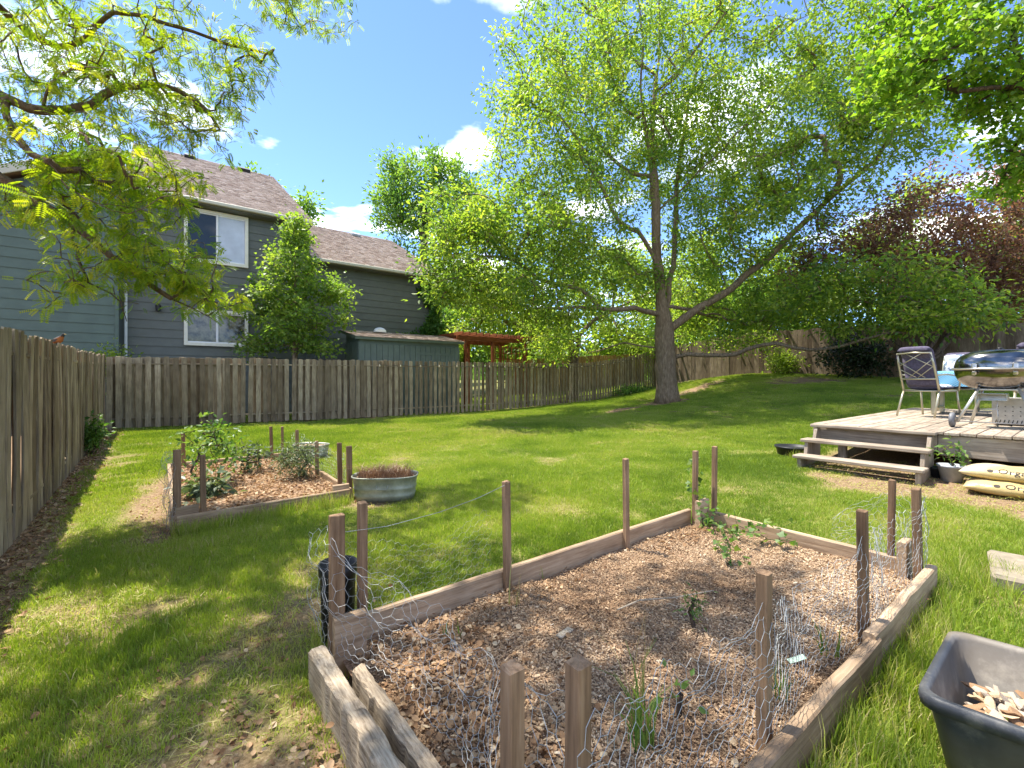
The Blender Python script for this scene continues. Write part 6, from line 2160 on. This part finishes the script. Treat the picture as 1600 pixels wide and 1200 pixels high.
def grass_patch(seed, size, n, h, w, segs=3, lean=.5):
    r = np.random.default_rng(seed)
    bx = (r.random(n) - .5) * size; by = (r.random(n) - .5) * size
    hh = h * (.45 + .75 * r.random(n)); a = r.random(n) * 6.283
    dx = np.cos(a) * lean * hh * r.random(n); dy = np.sin(a) * lean * hh * r.random(n)
    pa = r.random(n) * 6.283
    ww = w * (.7 + .6 * r.random(n))
    V = np.zeros((n, 2 * segs + 1, 3))
    for k in range(segs + 1):
        s = k / segs
        z = hh * s * (1 - .22 * s * s)
        cx, cy_ = bx + dx * s * s, by + dy * s * s
        f = ww * (1 - .75 * s * s)
        if k < segs:
            V[:, 2 * k] = np.c_[cx - np.cos(pa) * f, cy_ - np.sin(pa) * f, z - (.01 if k == 0 else 0)]
            V[:, 2 * k + 1] = np.c_[cx + np.cos(pa) * f, cy_ + np.sin(pa) * f, z - (.01 if k == 0 else 0)]
        else:
            V[:, 2 * k] = np.c_[cx, cy_, z]
    F = []
    m = 2 * segs + 1
    for k in range(segs - 1):
        F += [(2 * k, 2 * k + 1, 2 * k + 3), (2 * k, 2 * k + 3, 2 * k + 2)]
    F.append((2 * segs - 2, 2 * segs - 1, 2 * segs))
    F = (np.array(F)[None] + (np.arange(n) * m)[:, None, None]).reshape(-1, 3)
    me = np_mesh('grass_tuft', V.reshape(-1, 3), F)
    vt = np.repeat(r.normal(0, .13, n) + np.where(r.random(n) < .10, .42, 0), m)
    at_ = me.attributes.new('vt', 'FLOAT', 'POINT'); at_.data.foreach_set('value', vt.astype(np.float32))
    me.materials.append(M_GRASS)
    return me

def grow_grass():
    near = [grass_patch(500 + k, .20, 150, .046, .0016) for k in range(5)] + [grass_patch(510 + k, .16, 26, .080, .0022, lean=.9) for k in range(3)]
    far = [grass_patch(520 + k, .42, 260, .046, .0028, segs=2) for k in range(4)]
    pts, rot, scl, idx, tint = [], [], [], [], []
    def lay(x, y, kind, s):
        n = len(x)
        L_ = lawn(x, y)
        keep = r_.random(n) < np.clip(L_ * 1.25 - .08, 0, 1)
        x, y, L2 = x[keep], y[keep], L_[keep]
        n = len(x)
        pts.append(np.c_[x, y, ground(x, y) - .002])
        rot.append(np.c_[r_.normal(0, .06, n), r_.normal(0, .06, n), r_.random(n) * 6.28])
        v = .75 + .5 * vnoise(x, y, .9) + r_.normal(0, .1, n)
        q = s * (.85 + .3 * r_.random(n))
        scl.append(np.c_[q, q, q * v * (.55 + .45 * L2)])
        idx.append(kind(n))
        tint.append(np.clip(.42 + .55 * (vnoise(x + 3, y + 8, .7) - .5) + .45 * (vnoise(x, y, 2.6) - .5) + .30 * (1 - L2) + r_.normal(0, .07, n), 0, 1))
    # near lawn
    def grid(x0, x1, y0, y1, st):
        gx, gy = np.meshgrid(np.arange(x0, x1, st), np.arange(y0, y1, st))
        return (gx + r_.uniform(-.5, .5, gx.shape) * st).ravel(), (gy + r_.uniform(-.5, .5, gy.shape) * st).ravel()
    x, y = grid(-1.1, 8.2, -1.0, 7.5, .085)
    dd = x * FW[0] + y * FW[1]
    lat = np.abs(x * RT[0] + y * RT[1])
    m = (dd > .5) & (lat < dd * 1.25 + .6)
    lay(x[m], y[m], lambda n: np.where(r_.random(n) < .86, r_.integers(0, 5, n), r_.integers(5, 8, n)), 1.0)
    x, y = grid(-1.1, 20.7, -1.0, 14.3, .17)
    dd = x * FW[0] + y * FW[1]
    m = ~((x < 8.2) & (y < 7.5)) & (dd > 1)
    lay(x[m], y[m], lambda n: 8 + r_.integers(0, 4, n), 1.0)
    x, y = grid(-6, 24, 14.4, 22, .35)
    lay(x, y, lambda n: 8 + r_.integers(0, 4, n), 1.2)
    # flattened dead blades where the lawn is thin
    x, y = grid(-1.0, 8.0, -.5, 8.5, .10)
    Lw = lawn(x, y)
    inb_ = ((x > BED[0] - .02) & (x < BED[1] + .02) & (y > BED[2] - .02) & (y < BED[3] + .02)) | ((x > BED2[0]) & (x < BED2[1]) & (y > BED2[2]) & (y < BED2[3]))
    k = (Lw < .7) & ~inb_ & (r_.random(len(x)) < .55)
    c = int(k.sum())
    pts.append(np.c_[x[k], y[k], ground(x[k], y[k]) + .004]); rot.append(np.c_[r_.normal(0, .12, c), r_.normal(0, .12, c), r_.random(c) * 6.28])
    q = 1.1 + .5 * r_.random(c)
    scl.append(np.c_[q * .9, q * .9, .16 + .2 * r_.random(c)]); idx.append(r_.integers(5, 8, c)); tint.append(np.clip(.95 + r_.normal(0, .08, c), 0, 1))
    # long grass against the bed planks and the bin
    for (xa, xb, ya, yb, c) in ((.9, 3.9, .50, .62, 260), (3.97, 4.12, .6, 2.3, 120), (1.9, 2.1, -.3, .5, 60), (.6, 3.9, 2.34, 2.44, 150), (2.0, 2.9, .42, .56, 70), (.1, 1.7, 5.05, 5.18, 130), (1.78, 1.9, 5.3, 8.2, 90), (7.2, 7.6, 2.62, 2.8, 24), (4.0, 4.6, .2, .9, 60)):
        xx = xa + (xb - xa) * r_.random(c); yy = ya + (yb - ya) * r_.random(c)
        pts.append(np.c_[xx, yy, ground(xx, yy) - .003]); rot.append(np.c_[r_.normal(0, .15, c), r_.normal(0, .15, c), r_.random(c) * 6.28])
        q = .8 + .5 * r_.random(c)
        scl.append(np.c_[q * .7, q * .7, q * (1.2 + 1.1 * r_.random(c))]); idx.append(r_.integers(5, 8, c)); tint.append(np.clip(.55 + r_.normal(0, .2, c), 0, 1))
    scatter('grass', np.concatenate(pts), np.concatenate(rot), np.concatenate(scl), np.concatenate(idx), np.concatenate(tint), near + far, 'green lawn grass with dry straw patches', 'grass')
    print('grass tufts', sum(len(p) for p in pts))
grow_grass()
